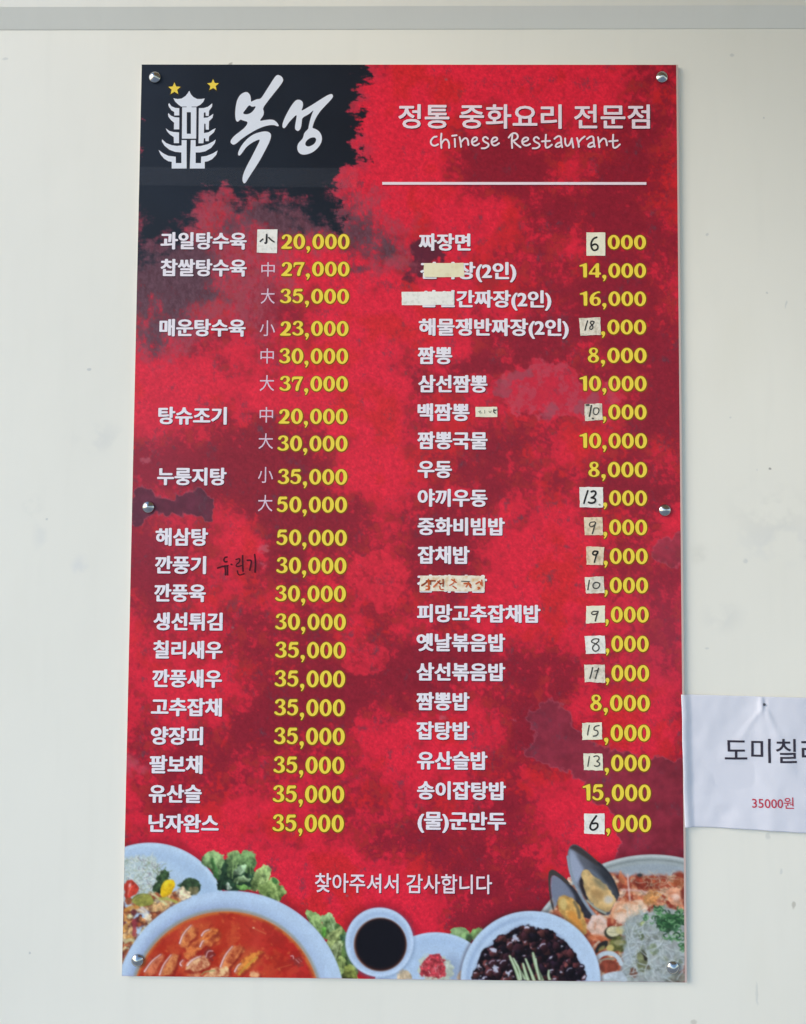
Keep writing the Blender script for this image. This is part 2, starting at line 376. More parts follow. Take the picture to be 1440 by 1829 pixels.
    c.P_([(890, 700), (905, 672), (925, 652), (955, 645), (1000, 652), (1030, 664), (1045, 690), (1062, 676), (1100, 684), (1112, 700), (1108, 742), (1060, 752), (1010, 742), (960, 744), (900, 730)],
         lambda x, y: np.array([212, 44, 66])+sstep(-.2, .8, fbm(x, y, 18, 5, 4, .7))[..., None]*np.array([-10, 26, 22]), 3, .75, 7, 20)
    for p in ([(868, 690), (900, 676), (930, 660), (945, 668), (905, 700), (890, 712)], [(1052, 690), (1068, 676), (1072, 700), (1062, 730), (1050, 756), (1048, 730)], [(968, 740), (990, 722), (1000, 738), (975, 752)],
              [(1015, 726), (1050, 716), (1040, 740)]):
        c.P_(p, (152, 78, 92), 5, .6, 8, 11)
    for pts, col, a in MAUVES:
        c.P_(pts, lambda x, y, col=col: np.array(col)*(1+.07*fbm(x, y, 14, 3, 2)-.10*sstep(1080, 1220, x))[..., None], 1.6, a, 5, 16)
        P = smooth_poly(pts, 1); sl = c.reg(P[:, 0].min()-5, P[:, 0].max()+5, P[:, 1].min()-5, P[:, 1].max()+5)
        if sl is not None:
            d = c.sdf(sl, P)+5*fbm(c.X[sl], c.Y[sl], 16, 4, int(P[0, 0]) % 5)
            c.put(sl, .4*np.exp(-(d/1.6)**2), (178, 88, 104), None, 0, 1)
    c.P_([(738, 428), (790, 436), (800, 462), (770, 474), (745, 498), (722, 492), (735, 462)], (78, 34, 50), 5, .85, 7, 14)
    c.P_([(690, 452), (735, 462), (740, 478), (700, 482), (680, 476)], (160, 82, 96), 7, .5, 7, 14)
    c.E(215, 1365, 45, 18, (190, 88, 104), soft=10, a=.55, warp=7, ws=16)
    for (x, y, r) in ((470, 1008, 6), (917, 1286, 3), (792, 1282, 5), (472, 980, 9), (260, 822, 7), (1100, 1185, 4)): c.E(x, y, r, r*.7, (196, 110, 122), soft=3, a=.5, warp=2, ws=5)
    for (x, y) in ((797, 142), (416, 1121), (620, 1600), (1140, 1700)): c.E(x, y, 2.5, 2, (150, 90, 96), soft=1.5, a=.8)
    # smoke between black and red, then the black itself with a frayed edge
    n1 = fbm(X, Y, 26, 5, 4, .62); n2 = fbm(X, Y, 90, 4, 2)
    hair = fbm(X*1.25, Y*.8, 7, 4, 5, .8)
    rad = np.sqrt(((X-255)/245)**2+((Y-430)/212)**2)+.14*n1+.14*n2
    rose = (1-sstep(.85, 1.2, rad))*sstep(668, 632, Y+16*n1)
    rose = np.maximum(rose, .9*(1-sstep(.5, 1.3, np.sqrt(((X-560)/120)**2+((Y-392)/60)**2)+.35*n1)))
    rose = np.maximum(rose, .75*(1-sstep(.3, 1.2, np.sqrt(((X-680)/60)**2+((Y-440)/60)**2)+.45*n1)))
    rose = np.clip(rose*(.80+.35*hair), 0, 1)[..., None]
    c.C = c.C*(1-.80*rose)+np.array([160, 70, 84])*.80*rose
    ch = 0*X
    for gx, gy_, sx, sy, am in ((300, 462, 75, 36, 1.1), (345, 500, 60, 38, .8), (300, 560, 55, 40, .5), (268, 610, 35, 34, .5), (258, 500, 40, 60, .6), (372, 530, 30, 12, .6), (560, 392, 80, 26, 1.1),
                                (500, 372, 70, 30, .6), (640, 424, 45, 26, .55), (690, 446, 34, 20, .7), (650, 482, 40, 9, .5), (420, 400, 60, 40, .35), (640, 350, 24, 50, .3)):
        ch = ch+am*np.exp(-(((X-gx)/sx)**2+((Y-gy_)/sy)**2))
    ch = (.88*sstep(.14, .85, ch+.20*n1+.15*hair))[..., None]
    c.C = c.C*(1-ch)+(np.array([84, 60, 70])*(1+.10*hair)[..., None])*ch
    if c.Y.min() < 700:
        sl = c.reg(200, 760, 60, 700)
        x, y = X[sl], Y[sl]
        d = c.sdf(sl, np.array(BLACK_EDGE, float))
        low = sstep(310, 370, y)*(1-sstep(560, 620, x))
        w = 6+20*low
        nn = fbm(x, y, 22, 5, 2, .68); hf = fbm(x*.35, y*1.2, 9, 3, 5, .7)
        f = 1-sstep(-w, w, d+(9+8*low)*nn+(6+2*low)*hf)
        halo = (1-sstep(-8, 38, d+13*nn+6*hf))*(1-low*.3)
        hc = np.array([150, 62, 82]); hf2 = (halo*.62*sstep(-.8, .7, nn))[..., None]
        cc = c.C[sl]; cc = cc*(1-hf2)+hc*hf2
        bl = np.array([28, 34, 44])*(1+.05*fbm(x, y, 90, 3, 3))[..., None]
        bl = bl*(1-sstep(480, 640, x)[..., None]*.25)+np.array([20, 18, 24])*(sstep(480, 640, x)[..., None]*.25)
        c.C[sl] = cc*(1-f[..., None])+bl*f[..., None]

W2, H2 = BW/2, BH/2
MARGIN = 0.0021                               # bare white strip at the right-hand edge of the sheet
vs_ = float(uv_of([720], [1496])[1][0])
up = Canvas(-W2, W2-MARGIN, vs_, H2, .00098)
lo = Canvas(-W2, W2-MARGIN, -H2, vs_, .00060)
paint_ground(up); paint_ground(lo)

# ---- the dishes along the foot of the board
R2 = np.random.RandomState(5)
def Z(pts, ox, oy, k): return [(ox+x*k, oy+y*k) for x, y in pts]
def paint_food(c):
    def grad(c0, c1, x0, y0, x1, y1):
        c0 = np.array(c0, float); c1 = np.array(c1, float); dx, dy = x1-x0, y1-y0; L2 = dx*dx+dy*dy
        return lambda X, Y: c0+(c1-c0)*np.clip(((X-x0)*dx+(Y-y0)*dy)/L2, 0, 1)[..., None]
    k5 = 210/1440.
    def z5(p): return Z(p, 210, 1490, k5)
    # soft printed shade round the things
    for (x, y, r) in ((268, 1645, 146), (411, 1797, 214), (678, 1684, 70), (948, 1752, 134), (1165, 1771, 252)):
        c.E(x, y, r, r, (96, 18, 34), soft=12, a=.45)
    # --- salad plate (part 1)
    c.E(268, 1645, 140, 140, grad((182, 205, 228), (170, 196, 222), 268, 1505, 268, 1600), part=1)
    sl = c.reg(120, 410, 1490, 1800)
    r = np.hypot(c.X[sl]-268, c.Y[sl]-1645)
    c.put(sl, .5*np.exp(-((r-136)/3)**2), (200, 220, 238), None, 0, 1)
    c.put(sl, .35*np.exp(-((r-118)/9)**2), (156, 180, 210), None, 0, 1)
    c.put(sl, .5*(1-sstep(96, 104, r)), (184, 204, 224), None, 0, 1)
    c.E(252, 1570, 46, 44, (186, 200, 196), soft=6, a=.75, warp=7, ws=14)
    for _ in range(340):
        x = 222+R2.rand()*76; y = 1532+R2.rand()*66
        if ((x-250)/44)**2+((y-1568)/40)**2 > 1: continue
        a_ = R2.rand()*6.28; l = 4+R2.rand()*8; col = [(214, 220, 212), (200, 210, 196), (150, 160, 132), (172, 186, 176), (226, 230, 226), (138, 128, 134)][R2.randint(6)]
        c.S([(x, y), (x+l*math.cos(a_)*.6+R2.randn()*2, y+l*math.sin(a_)*.5), (x+l*math.cos(a_+.6), y+l*math.sin(a_+.6))], 1.3, col, .75, .6)
    c.P_(z5([(480, 560), (500, 470), (570, 430), (620, 460), (650, 550), (600, 600), (520, 740), (450, 700), (440, 640)]), (50, 72, 46), 1.5, 1, 2, 7, tex=.3)
    for _ in range(30):
        x, y = 280+R2.rand()*22, 1555+R2.rand()*34; c.S([(x, y), (x+R2.randn()*5, y+R2.randn()*7)], 1.2, (86, 108, 66), .5, .6, sm=0)
    c.P_(z5([(90, 580), (160, 560), (220, 590), (265, 670), (230, 730), (160, 790), (110, 810), (80, 700)]), (192, 62, 48), 1.6, 1, 1, 9, tex=.12)
    c.S(z5([(165, 640), (140, 690), (130, 740)]), 3, (226, 128, 108), .7, 1.5); c.E(232, 1581, 2, 4, (240, 200, 196), 20, 1.4, .8)
    c.P_(z5([(760, 600), (820, 545), (890, 530), (960, 550), (1020, 610), (1020, 680), (960, 735), (870, 740), (800, 670), (740, 640)]), (52, 72, 48), 1.4, 1, 1.4, 9, tex=.22)
    c.P_(z5([(870, 690), (900, 640), (990, 630), (1005, 690), (950, 740), (880, 740)]), (126, 118, 84), 2, .9, 1.5, 7, tex=.18)
    # browned pieces of meat and vegetables
    cl = [(196, 132, 82), (170, 98, 62), (214, 172, 118), (226, 204, 168), (120, 54, 56), (206, 150, 84), (150, 80, 50), (206, 196, 150), (96, 44, 44), (186, 110, 96)]
    for _ in range(210):
        t_ = R2.rand(); x = 214+R2.rand()*130; y = 1592+R2.rand()*130
        if y < 1600 and x < 296: continue
        if y < 1608+(300-x)*.0 and x < 262: continue
        if math.hypot(x-268, y-1645) > 134 or math.hypot(x-411, y-1797) < 200: continue
        if x > 330 and y < 1600: continue
        col = cl[R2.randint(len(cl))]; rr = 5+R2.rand()*8
        c.E(x+1, y+2, rr+1, rr*.6, (92, 44, 38), R2.rand()*180, 2, .5, 1.4, 5)
        c.E(x, y, rr, rr*(.45+.4*R2.rand()), col, R2.rand()*180, 1.4, .9, 1.8, 6, tex=.16, tscale=5)
        c.E(x-rr*.2, y-rr*.25, rr*.35, rr*.2, tuple(min(255, q*1.25) for q in col), R2.rand()*180, 1.2, .6)
    c.P_(z5([(160, 820), (200, 750), (300, 720), (400, 740), (455, 810), (430, 860), (340, 895), (230, 880)]), (138, 138, 66), 1.4, 1, .8, 9, tex=.13)
    c.S(z5([(180, 830), (230, 770), (320, 745)]), 2, (176, 176, 110), .6, 1.2)
    c.P_(z5([(525, 700), (550, 590), (600, 550), (680, 560), (705, 620), (680, 710), (620, 745), (560, 775), (535, 750)]), (232, 188, 30), 1.3, 1, .8, 9, tex=.08)
    c.P_(z5([(560, 590), (610, 565), (640, 580), (600, 640), (570, 680)]), (246, 216, 60), 3, .8); c.S(z5([(690, 640), (650, 720), (590, 770)]), 2, (196, 140, 20), .7, 1.5)
    c.S(z5([(450, 740), (520, 800), (600, 860)]), 4, (214, 214, 160), .85, 1.5); c.S(z5([(520, 790), (620, 790), (720, 830)]), 5, (170, 176, 84), .8, 1.5)
    for p in ([(240, 920), (300, 930), (340, 990)], [(300, 900), (360, 940), (350, 1010)]): c.S(z5(p), 5, (226, 220, 210), .8, 2)
    c.S(z5([(200, 1060), (210, 1130), (205, 1230)]), 7, (158, 62, 72), .8, 1.5); c.S(z5([(190, 1080), (240, 1090)]), 5, (150, 60, 66), .7, 1.5)
    c.S(z5([(100, 930), (170, 890), (240, 900)]), 7, (204, 142, 66), .8, 2); c.S(z5([(100, 1320), (150, 1290), (190, 1300)]), 6, (206, 200, 150), .8, 1.5)
    c.S(z5([(120, 640), (100, 700), (110, 780)]), 2, (150, 36, 30), .5, 1.5)
    # --- lettuce behind the soup bowl (part 2)
    k7 = 300/1440.
    def z7(p): return Z(p, 340, 1500, k7)
    def leaf(poly, base, vein=None, part=2, lightcol=None):
        P = np.array(z7(poly)); m_ = P.mean(0); hgt = P[:, 1].max()-P[:, 1].min()+1e-6
        tip = P[np.argmin(P[:, 1])]; foot = P[np.argmax(P[:, 1])]; base_ = np.array(base, float); sd = int(m_[0]) % 6
        top = np.array([min(240, q*1.08) for q in lightcol] if lightcol else [min(255, q*1.35) for q in base], float)
        def shade(X, Y):
            g = np.clip((P[:, 1].max()-Y)/hgt*.75+.25*(X-m_[0])/hgt+.30*fbm(X, Y, 9, 4, sd, .6)+.15, 0, 1)[..., None]
            return base_*.50*(1-g)+(base_*.22+top*.80)*g
        c.P_(z7(poly), shade, 1.3, 1, 1.8, 7, part=part)
        mid = (tip+foot)/2+np.array([1.5, 0])
        c.S([tuple(foot), tuple(mid), tuple(tip*.8+mid*.2)], 2.0, tuple(np.minimum(top*1.08, 255)), .55, 1.3, .8)
        for i in range(7):
            t = .15+.7*R2.rand(); p0 = foot*(1-t)+tip*t; q = P[R2.randint(len(P))]; p2 = p0*.35+(m_+(q-m_)*.85)*.65
            col = tuple(top) if R2.rand() > .5 else tuple(base_*.6)
            c.S([tuple(p0), tuple((p0+p2)/2+R2.randn(2)*.8), tuple(p2)], 1.5, col, .38, 1.5, .8)
        if lightcol:
            Q = smooth_poly(z7(poly), 1); sl_ = c.reg(Q[:, 0].min()-3, Q[:, 0].max()+3, Q[:, 1].min()-3, Q[:, 1].max()+3)
            if sl_ is not None:
                d = c.sdf(sl_, Q); c.put(sl_, .5*np.exp(-((d+2)/1.8)**2)*(c.id[sl_] == part)*sstep(-.1, .7, fbm(c.X[sl_], c.Y[sl_], 12, 3, sd))*sstep(foot[1], tip[1], c.Y[sl_]), lightcol, None, 0, 1)
    leaf([(180, 200), (300, 150), (420, 200), (560, 260), (560, 440), (250, 450), (220, 320)], (44, 72, 50))
    leaf([(105, 160), (120, 110), (200, 78), (270, 100), (290, 160), (270, 230), (240, 330), (180, 260), (110, 210)], (112, 156, 96), lightcol=(164, 196, 132))
    leaf([(170, 170), (200, 165), (230, 250), (250, 330), (235, 350), (190, 260)], (70, 112, 62))
    leaf([(310, 120), (370, 82), (420, 95), (440, 150), (400, 240), (360, 330), (320, 300)], (98, 142, 88), lightcol=(160, 190, 120))
    leaf([(400, 130), (480, 88), (550, 110), (580, 180), (560, 250), (520, 300), (470, 290), (430, 220)], (80, 122, 70), lightcol=(140, 176, 112))
    leaf([(375, 260), (420, 220), (485, 205), (480, 260), (430, 300), (370, 300)], (152, 182, 142))
    leaf([(360, 350), (420, 310), (490, 320), (520, 345), (470, 365), (400, 375)], (122, 160, 100), lightcol=(180, 205, 160))
    leaf([(300, 390), (320, 355), (350, 370), (345, 420), (320, 425)], (172, 196, 168))
    leaf([(380, 400), (450, 385), (540, 400), (530, 435), (440, 430)], (104, 146, 76))
    leaf([(520, 380), (560, 280), (600, 240), (665, 205), (690, 240), (690, 330), (650, 400), (570, 440), (530, 430)], (134, 172, 92), lightcol=(192, 212, 140))
    leaf([(600, 300), (665, 215), (690, 300), (660, 360)], (160, 192, 118))
    leaf([(560, 430), (600, 380), (680, 350), (700, 310), (760, 340), (790, 400), (830, 455), (795, 500), (760, 530), (650, 500)], (122, 164, 74), lightcol=(186, 208, 132))
    leaf([(700, 315), (750, 340), (745, 380), (705, 365)], (66, 112, 58))
    # lower lettuce beside the sauce dish (part 3)
    leaf([(1100, 700), (1250, 700), (1340, 800), (1440, 1000), (1440, 1200), (1270, 1200), (1230, 1000)], (84, 110, 58), part=3)
    leaf([(990, 600), (1040, 605), (1110, 625), (1130, 700), (1160, 780), (1130, 850), (1080, 780), (990, 690)], (132, 176, 92), part=3, lightcol=(184, 212, 140))
    leaf([(1120, 650), (1170, 630), (1240, 640), (1255, 720), (1240, 790), (1180, 790), (1130, 720)], (120, 170, 90), part=3, lightcol=(190, 214, 160))
    leaf([(1120, 760), (1160, 740), (1170, 830), (1140, 850)], (92, 150, 60), part=3)
    leaf([(1160, 870), (1200, 790), (1300, 745), (1300, 820), (1260, 900), (1200, 930)], (136, 160, 92), part=3, lightcol=(186, 200, 130))
    leaf([(1210, 960), (1230, 890), (1280, 850), (1310, 880), (1300, 980), (1240, 1030)], (148, 170, 104), part=3, lightcol=(190, 204, 150))
    leaf([(1280, 820), (1340, 800), (1350, 850), (1300, 870)], (86, 130, 86), part=3)
    leaf([(1240, 1050), (1290, 980), (1330, 1050), (1320, 1140), (1290, 1190)], (130, 156, 84), part=3, lightcol=(178, 196, 120))
    leaf([(1320, 1100), (1370, 1060), (1440, 1120), (1440, 1200), (1300, 1200)], (132, 142, 70), part=3)
    leaf([(1330, 1000), (1350, 960), (1400, 1040), (1360, 1070)], (70, 92, 48), part=3)
    # --- soup bowl (part 4)
    BX, BY, BR, SX, SY, SR = 411, 1797, 206, 404, 1796, 169
    c.E(BX, BY, BR, BR, (182, 204, 229), part=4)
    sl = c.reg(200, 625, 1585, 1800); X, Y = c.X[sl], c.Y[sl]; r = np.hypot(X-BX, Y-BY); inn = np.hypot(X-SX, Y-SY)
    ang = np.arctan2(Y-BY, X-BX)
    c.put(sl, .75*np.exp(-((r-(BR-7))/5)**2), (186, 208, 232), None, 0, 1)
    lft = sstep(-.9, -2.2, ang)
    c.put(sl, (.50+.35*lft)*(1-sstep(SR, SR+26, inn)), (146, 162, 196), None, 0, 1)
    c.put(sl, .35*(1-lft)*(1-sstep(SR, SR+30, inn)), (178, 202, 230), None, 0, 1)
    c.put(sl, .8*np.exp(-((inn-(SR+2))/3.0)**2), (150, 148, 132), None, 0, 1)
    c.put(sl, 1-sstep(SR-2.5, SR+1.5, inn), (198, 106, 52), None, 0, 1)
    c.put(sl, 1-sstep(SR-9, SR-2, inn+1.2*fbm(X, Y, 20, 3, 1)), lambda X, Y: np.array([184, 56, 36])+(np.array([186, 40, 36])-np.array([184, 56, 36]))*sstep(360, 560, X)[..., None]+8*fbm(X, Y, 40, 3, 2)[..., None], None, 0, 1)
    c.clip = np.where(np.hypot(c.X-SX, c.Y-SY) < SR-3, 1.0, 0.0)
    k6 = 440/1440.
    def z6(p): return Z(p, 200, 1480, k6)
    for (x, y, rx, ry, cc, a_) in ((480, 620, 90, 80, (204, 96, 54), .5), (560, 640, 80, 60, (206, 96, 50), .5), (250, 800, 90, 70, (196, 86, 50), .5), (760, 770, 110, 90, (198, 88, 50), .5), (900, 560, 90, 60, (190, 70, 46), .3)):
        c.E(200+x*k6, 1480+y*k6, rx*k6, ry*k6, cc, soft=8, a=a_, warp=4, ws=14)
    sl = c.reg(230, 580, 1620, 1760)
    c.put(sl, .55*sstep(-.1, .9, fbm(c.X[sl], c.Y[sl], 34, 5, 6, .6))*(1-.6*sstep(420, 560, c.X[sl])), (206, 92, 52), None, 0, 1)
    c.put(sl, .5*sstep(.2, 1.1, fbm(c.X[sl], c.Y[sl], 26, 4, 2, .6)), (150, 34, 28), None, 0, 1)
    for _ in range(60):
        x, y = 250+R2.rand()*300, 1635+R2.rand()*110; c.E(x, y, 1.2+R2.rand()*2.2, 1+R2.rand()*1.4, (222, 122, 66), R2.rand()*180, 1.0, .45)
    def piece(body, col, hl=None, shade=None):
        B = np.array(z6(body)); lo_, hi_ = B.min(0), B.max(0); cc = np.array(col, float); dk_ = np.array([150, 52, 32.])
        c.P_([(x+2.5, y+2) for x, y in B], (120, 30, 22), 4, .55)
        def sh(X, Y):
            g = np.clip(1.15-((X-lo_[0])/(hi_[0]-lo_[0]+1)*.55+(Y-lo_[1])/(hi_[1]-lo_[1]+1)*.35)+.35*fbm(X, Y, 9, 4, 3, .6), 0, 1)[..., None]
            return dk_*(1-g)+np.minimum(cc*1.12+np.array([6, 10, 10]), 250)*g
        c.P_(B, sh, 2.6, .92, 2.0, 9)
        if shade: c.S(z6(shade), 4, (122, 32, 24), .5, 2.4, 2)
        if hl:
            h_ = z6(hl); c.S([(x+1.6, y+1) for x, y in h_], 5, (226, 168, 130), .45, 2.4)
            c.S(h_, 4.2, (104, 36, 40), .4, 2); c.S(h_, 2.6, (244, 216, 218), .95, 1.0, 1.2)
    piece([(195, 850), (235, 780), (290, 738), (310, 745), (270, 800), (240, 865), (190, 870)], (196, 106, 70), [(190, 835), (230, 775), (285, 735)])
    piece([(285, 865), (310, 790), (350, 735), (395, 730), (385, 780), (350, 860)], (198, 124, 70), [(278, 855), (300, 795), (345, 738)], [(400, 740), (375, 820), (360, 865)])
    piece([(400, 680), (410, 620), (450, 570), (500, 585), (500, 630), (450, 660), (440, 700), (410, 700)], (200, 118, 62), [(396, 670), (415, 615), (462, 565)], [(440, 700), (470, 660), (505, 640)])
    piece([(420, 740), (440, 680), (520, 640), (600, 590), (640, 620), (590, 680), (520, 700), (450, 770)], (202, 112, 56), [(515, 690), (530, 655), (548, 652)])
    piece([(530, 640), (560, 600), (610, 570), (630, 610), (560, 650)], (206, 116, 52), [(524, 625), (540, 600), (568, 590)])
    piece([(430, 800), (470, 755), (530, 740), (580, 770), (560, 810), (500, 840), (440, 830)], (218, 178, 130), [(440, 800), (470, 765), (520, 745)], [(430, 835), (500, 850), (570, 815)])
    c.E(200+575*k6, 1480+735*k6, 30*k6, 34*k6, (120, 46, 42), soft=2, a=.8, warp=2, ws=5); c.S(z6([(550, 750), (560, 715), (590, 715)]), 2, (222, 186, 190), .8); c.S(z6([(575, 750), (590, 740)]), 1.6, (206, 160, 164), .8)
    piece([(640, 815), (665, 740), (710, 690), (770, 690), (760, 730), (700, 800), (670, 840)], (204, 118, 66), [(634, 808), (660, 740), (704, 688)], [(770, 700), (740, 760), (690, 820)])
    piece([(720, 840), (750, 770), (800, 730), (880, 705), (885, 730), (830, 780), (770, 850), (740, 865)], (206, 128, 50), [(718, 835), (735, 800), (752, 790)])
    c.S(z6([(745, 850), (790, 800), (850, 750)]), 3, (196, 156, 62), .7, 1.2)
    piece([(530, 865), (570, 830), (640, 815), (690, 820), (680, 870), (540, 875)], (222, 180, 130), None, [(690, 830), (700, 865)])
    piece([(800, 870), (815, 835), (860, 840), (870, 870)], (214, 160, 112), None)
    piece([(430, 870), (450, 845), (510, 850), (520, 875)], (204, 140, 96), [(405, 800), (395, 790), (415, 768)], None)
    c.S(z6([(525, 855), (545, 835), (600, 830)]), 2.4, (150, 150, 96), .8)
    c.E(200+1080*k6, 1480+772*k6, 36*k6, 26*k6, (140, 50, 46), 35, 2, .9, 2, 5); c.S(z6([(1045, 745), (1060, 742), (1062, 760)]), 1.6, (232, 190, 196), .9, .7)
    c.S(z6([(1075, 765), (1095, 785)]), 1.6, (214, 150, 150), .8, .7); c.S(z6([(1090, 760), (1110, 778)]), 1.2, (206, 130, 130), .7, .7)
    c.S(z6([(825, 580), (850, 592), (900, 615)]), 1.3, (214, 132, 84), .7, .8); c.E(200+828*k6, 1480+580*k6, 2, 1.4, (236, 190, 150), a=.9, soft=.9)
    c.S(z6([(965, 820), (1000, 808), (1050, 795)]), 1.2, (214, 120, 72), .6, .8)
    c.clip = None
    # --- side dish (part 5), its pickle, and small lettuce
    c.E(821, 1668, 18, 13, (134, 168, 110), soft=1.1, warp=1.5, ws=5, part=6, tex=.15); c.E(852, 1668, 13, 12, (130, 168, 100), soft=1.1, warp=1.5, ws=5, part=6, tex=.15)
    c.E(838, 1676, 6, 8, (60, 90, 56), soft=2, a=.9); c.E(818, 1664, 9, 5, (160, 190, 136), soft=3, a=.7)
    c.E(778, 1777, 112, 112, (176, 200, 228), part=5)
    sl = c.reg(660, 880, 1655, 1800); r = np.hypot(c.X[sl]-778, c.Y[sl]-1777)
    c.put(sl, .55*np.exp(-((r-109)/2.2)**2), (196, 216, 238), None, 0, 1); c.put(sl, .3*np.exp(-((r-96)/7)**2), (158, 184, 216), None, 0, 1)
    c.E(808, 1734, 14, 26, (128, 142, 168), soft=9, a=.6)
    c.E(790, 1733, 20, 24, (186, 196, 178), soft=2, a=.9, warp=2, ws=6, tex=.1); c.E(770, 1728, 22, 24, (200, 206, 176), soft=3, a=.8, warp=3, ws=6)
    c.P_([(752, 1746), (752, 1728), (760, 1712), (774, 1702), (788, 1706), (796, 1722), (794, 1748)], (182, 62, 72), 1.6, 1, 2, 6, tex=.2, tscale=4)
    for _ in range(60):
        x, y = 753+R2.rand()*40, 1706+R2.rand()*40
        c.S([(x, y), (x+R2.randn()*3, y+R2.randn()*4)], 1.4, [(214, 110, 118), (230, 170, 172), (150, 40, 52), (196, 80, 88)][R2.randint(4)], .7, .6, sm=0) if math.hypot(x-774, y-1727) < 20 else None
    c.P_([(704, 1750), (712, 1736), (722, 1730), (732, 1738), (738, 1750)], (206, 186, 156), 1.2, 1, 1.2, 5, tex=.1); c.P_([(814, 1750), (820, 1736), (828, 1730), (830, 1750)], (206, 178, 150), 1.4, .9)
    # --- sauce dish (part 7)
    c.E(679, 1685, 63, 64, (110, 130, 160), soft=5, a=.45)
    c.E(678, 1683, 61, 62, (180, 202, 228), part=7)
    sl = c.reg(610, 745, 1615, 1750); r = np.hypot(c.X[sl]-678, (c.Y[sl]-1683)*.985)
    c.put(sl, .8*np.exp(-((r-58)/2.4)**2), (194, 214, 238), None, 0, 1); c.put(sl, .5*np.exp(-((r-50)/3.5)**2), (150, 174, 208), None, 0, 1)
    c.E(679.5, 1687, 47.5, 48, (128, 96, 84), soft=1.6); c.E(680, 1687, 45.5, 46.5, (52, 28, 26), soft=1.8)
    c.E(680, 1686, 43, 44, (20, 19, 26), soft=3, a=1)
    # --- seafood noodle bowl (part 8)
    kk = 230/1440.
    def z8(p): return Z(p, 1000, 1500, kk)
    def q8(x, y): return 1000+x*kk, 1500+y*kk
    c.E(1165, 1771, 245, 245, (158, 168, 170), part=8)
    sl = c.reg(900, 1260, 1515, 1800); X, Y = c.X[sl], c.Y[sl]; r = np.hypot(X-1165, Y-1771)
    c.put(sl, .8*np.exp(-((r-242)/2.2)**2), (196, 204, 204), None, 0, 1); c.put(sl, .6*np.exp(-((r-235.5)/2.2)**2), (118, 128, 128), None, 0, 1)
    c.put(sl, .6*(1-sstep(226, 231, r)), (150, 162, 174), None, 0, 1)
    c.E(1150, 1575, 95, 16, (176, 186, 196), soft=6, a=.5)
    bro = sstep(1556, 1566, Y+3*fbm(X, Y, 18, 3, 2))*(1-sstep(228, 232, r))
    c.put(sl, bro, lambda X, Y: np.array([150, 66, 48])+16*fbm(X, Y, 16, 3, 3)[..., None]*np.array([1, .8, .5]), None, 0, 1)
    pal = [(210, 146, 108), (196, 116, 80), (226, 186, 152), (160, 82, 56), (206, 164, 116), (134, 72, 54), (218, 200, 176), (222, 170, 134)]
    for _ in range(520):
        x = 985+R2.rand()*240; y = 1568+R2.rand()*182
        if y > 1640 and x > 1130: continue
        c.E(x, y, 3+R2.rand()*8, 2+R2.rand()*4, pal[R2.randint(len(pal))], R2.rand()*180, 1.4, .7, 1.4, 5, tex=.15, tscale=5)
    c.P_(z8([(780, 430), (950, 410), (1060, 470), (1130, 560), (1000, 570), (850, 540), (790, 520)]), (140, 58, 42), 3, .9, 3, 9, tex=.15)
    c.S(z8([(690, 560), (860, 560), (1000, 600)]), 4, (206, 168, 160), .75, 2); c.S(z8([(760, 390), (768, 520), (785, 680)]), 3.4, (214, 186, 180), .8, 1.5)
    c.P_(z8([(930, 620), (1020, 560), (1130, 590), (1120, 660), (1000, 730), (940, 700)]), (202, 142, 84), 3, .85, 3, 8, tex=.15)
    c.P_(z8([(820, 620), (900, 620), (930, 700), (840, 700)]), (212, 128, 92), 3, .85, 2, 8, tex=.1)
    for _ in range(70):
        x, y = q8(930+R2.rand()*430, 400+R2.rand()*230); a_ = R2.rand()*6.28
        c.S([(x, y), (x+10*math.cos(a_)+R2.randn()*3, y+7*math.sin(a_)), (x+18*math.cos(a_+.4), y+12*math.sin(a_+.4))], 1.1, [(206, 190, 168), (172, 158, 136), (196, 146, 110), (130, 112, 92)][R2.randint(4)], .7, .6)
    c.E(*q8(895, 395), 5, 3, (50, 52, 56), soft=1.5, a=.9)
    # prawn on the right
    c.P_(z8([(1210, 560), (1280, 520), (1350, 560), (1390, 700), (1400, 800), (1330, 800), (1250, 720), (1200, 660)]), (218, 156, 124), 1.8, 1, 2, 8, tex=.12, tscale=7)
    for p in ([(1230, 600), (1300, 590), (1350, 620)], [(1240, 660), (1310, 650), (1370, 690)], [(1290, 740), (1350, 730), (1390, 750)]): c.S(z8(p), 2.6, (206, 112, 76), .6, 1.8)
    c.E(*q8(1300, 640), 7, 6, (236, 212, 200), soft=4, a=.7); c.E(*q8(1320, 480), 9, 6, (150, 74, 44), soft=3, a=.8, warp=2); c.E(*q8(1380, 600), 5, 12, (112, 40, 32), soft=3, a=.7)
    # mussels
    c.P_(z8([(-75, 440), (-10, 400), (60, 460), (120, 520), (180, 560), (300, 700), (380, 850), (360, 900), (250, 860), (190, 760), (0, 760), (-90, 620)]), (46, 46, 54), 1.4, 1, 1, 12, tex=.1)
    c.P_(Z([(597, 300), (612, 262), (650, 280), (700, 330), (745, 400), (740, 440), (690, 400), (640, 430), (620, 470), (600, 380)], 800, 1480, 440/1440.), (122, 130, 150), 4, .95)
    c.P_(Z([(585, 262), (605, 236), (640, 250), (720, 320), (700, 330), (650, 285), (612, 268), (597, 300), (604, 400), (625, 470), (612, 480), (592, 380)], 800, 1480, 440/1440.), (66, 60, 58), 1.6, 1)
    c.P_(Z([(640, 420), (660, 396), (690, 390), (730, 412), (780, 470), (812, 560), (808, 625), (770, 610), (720, 570), (680, 520), (645, 470)], 800, 1480, 440/1440.), (200, 156, 88), 1.8, 1, 1.2, 10, tex=.12, tscale=8)
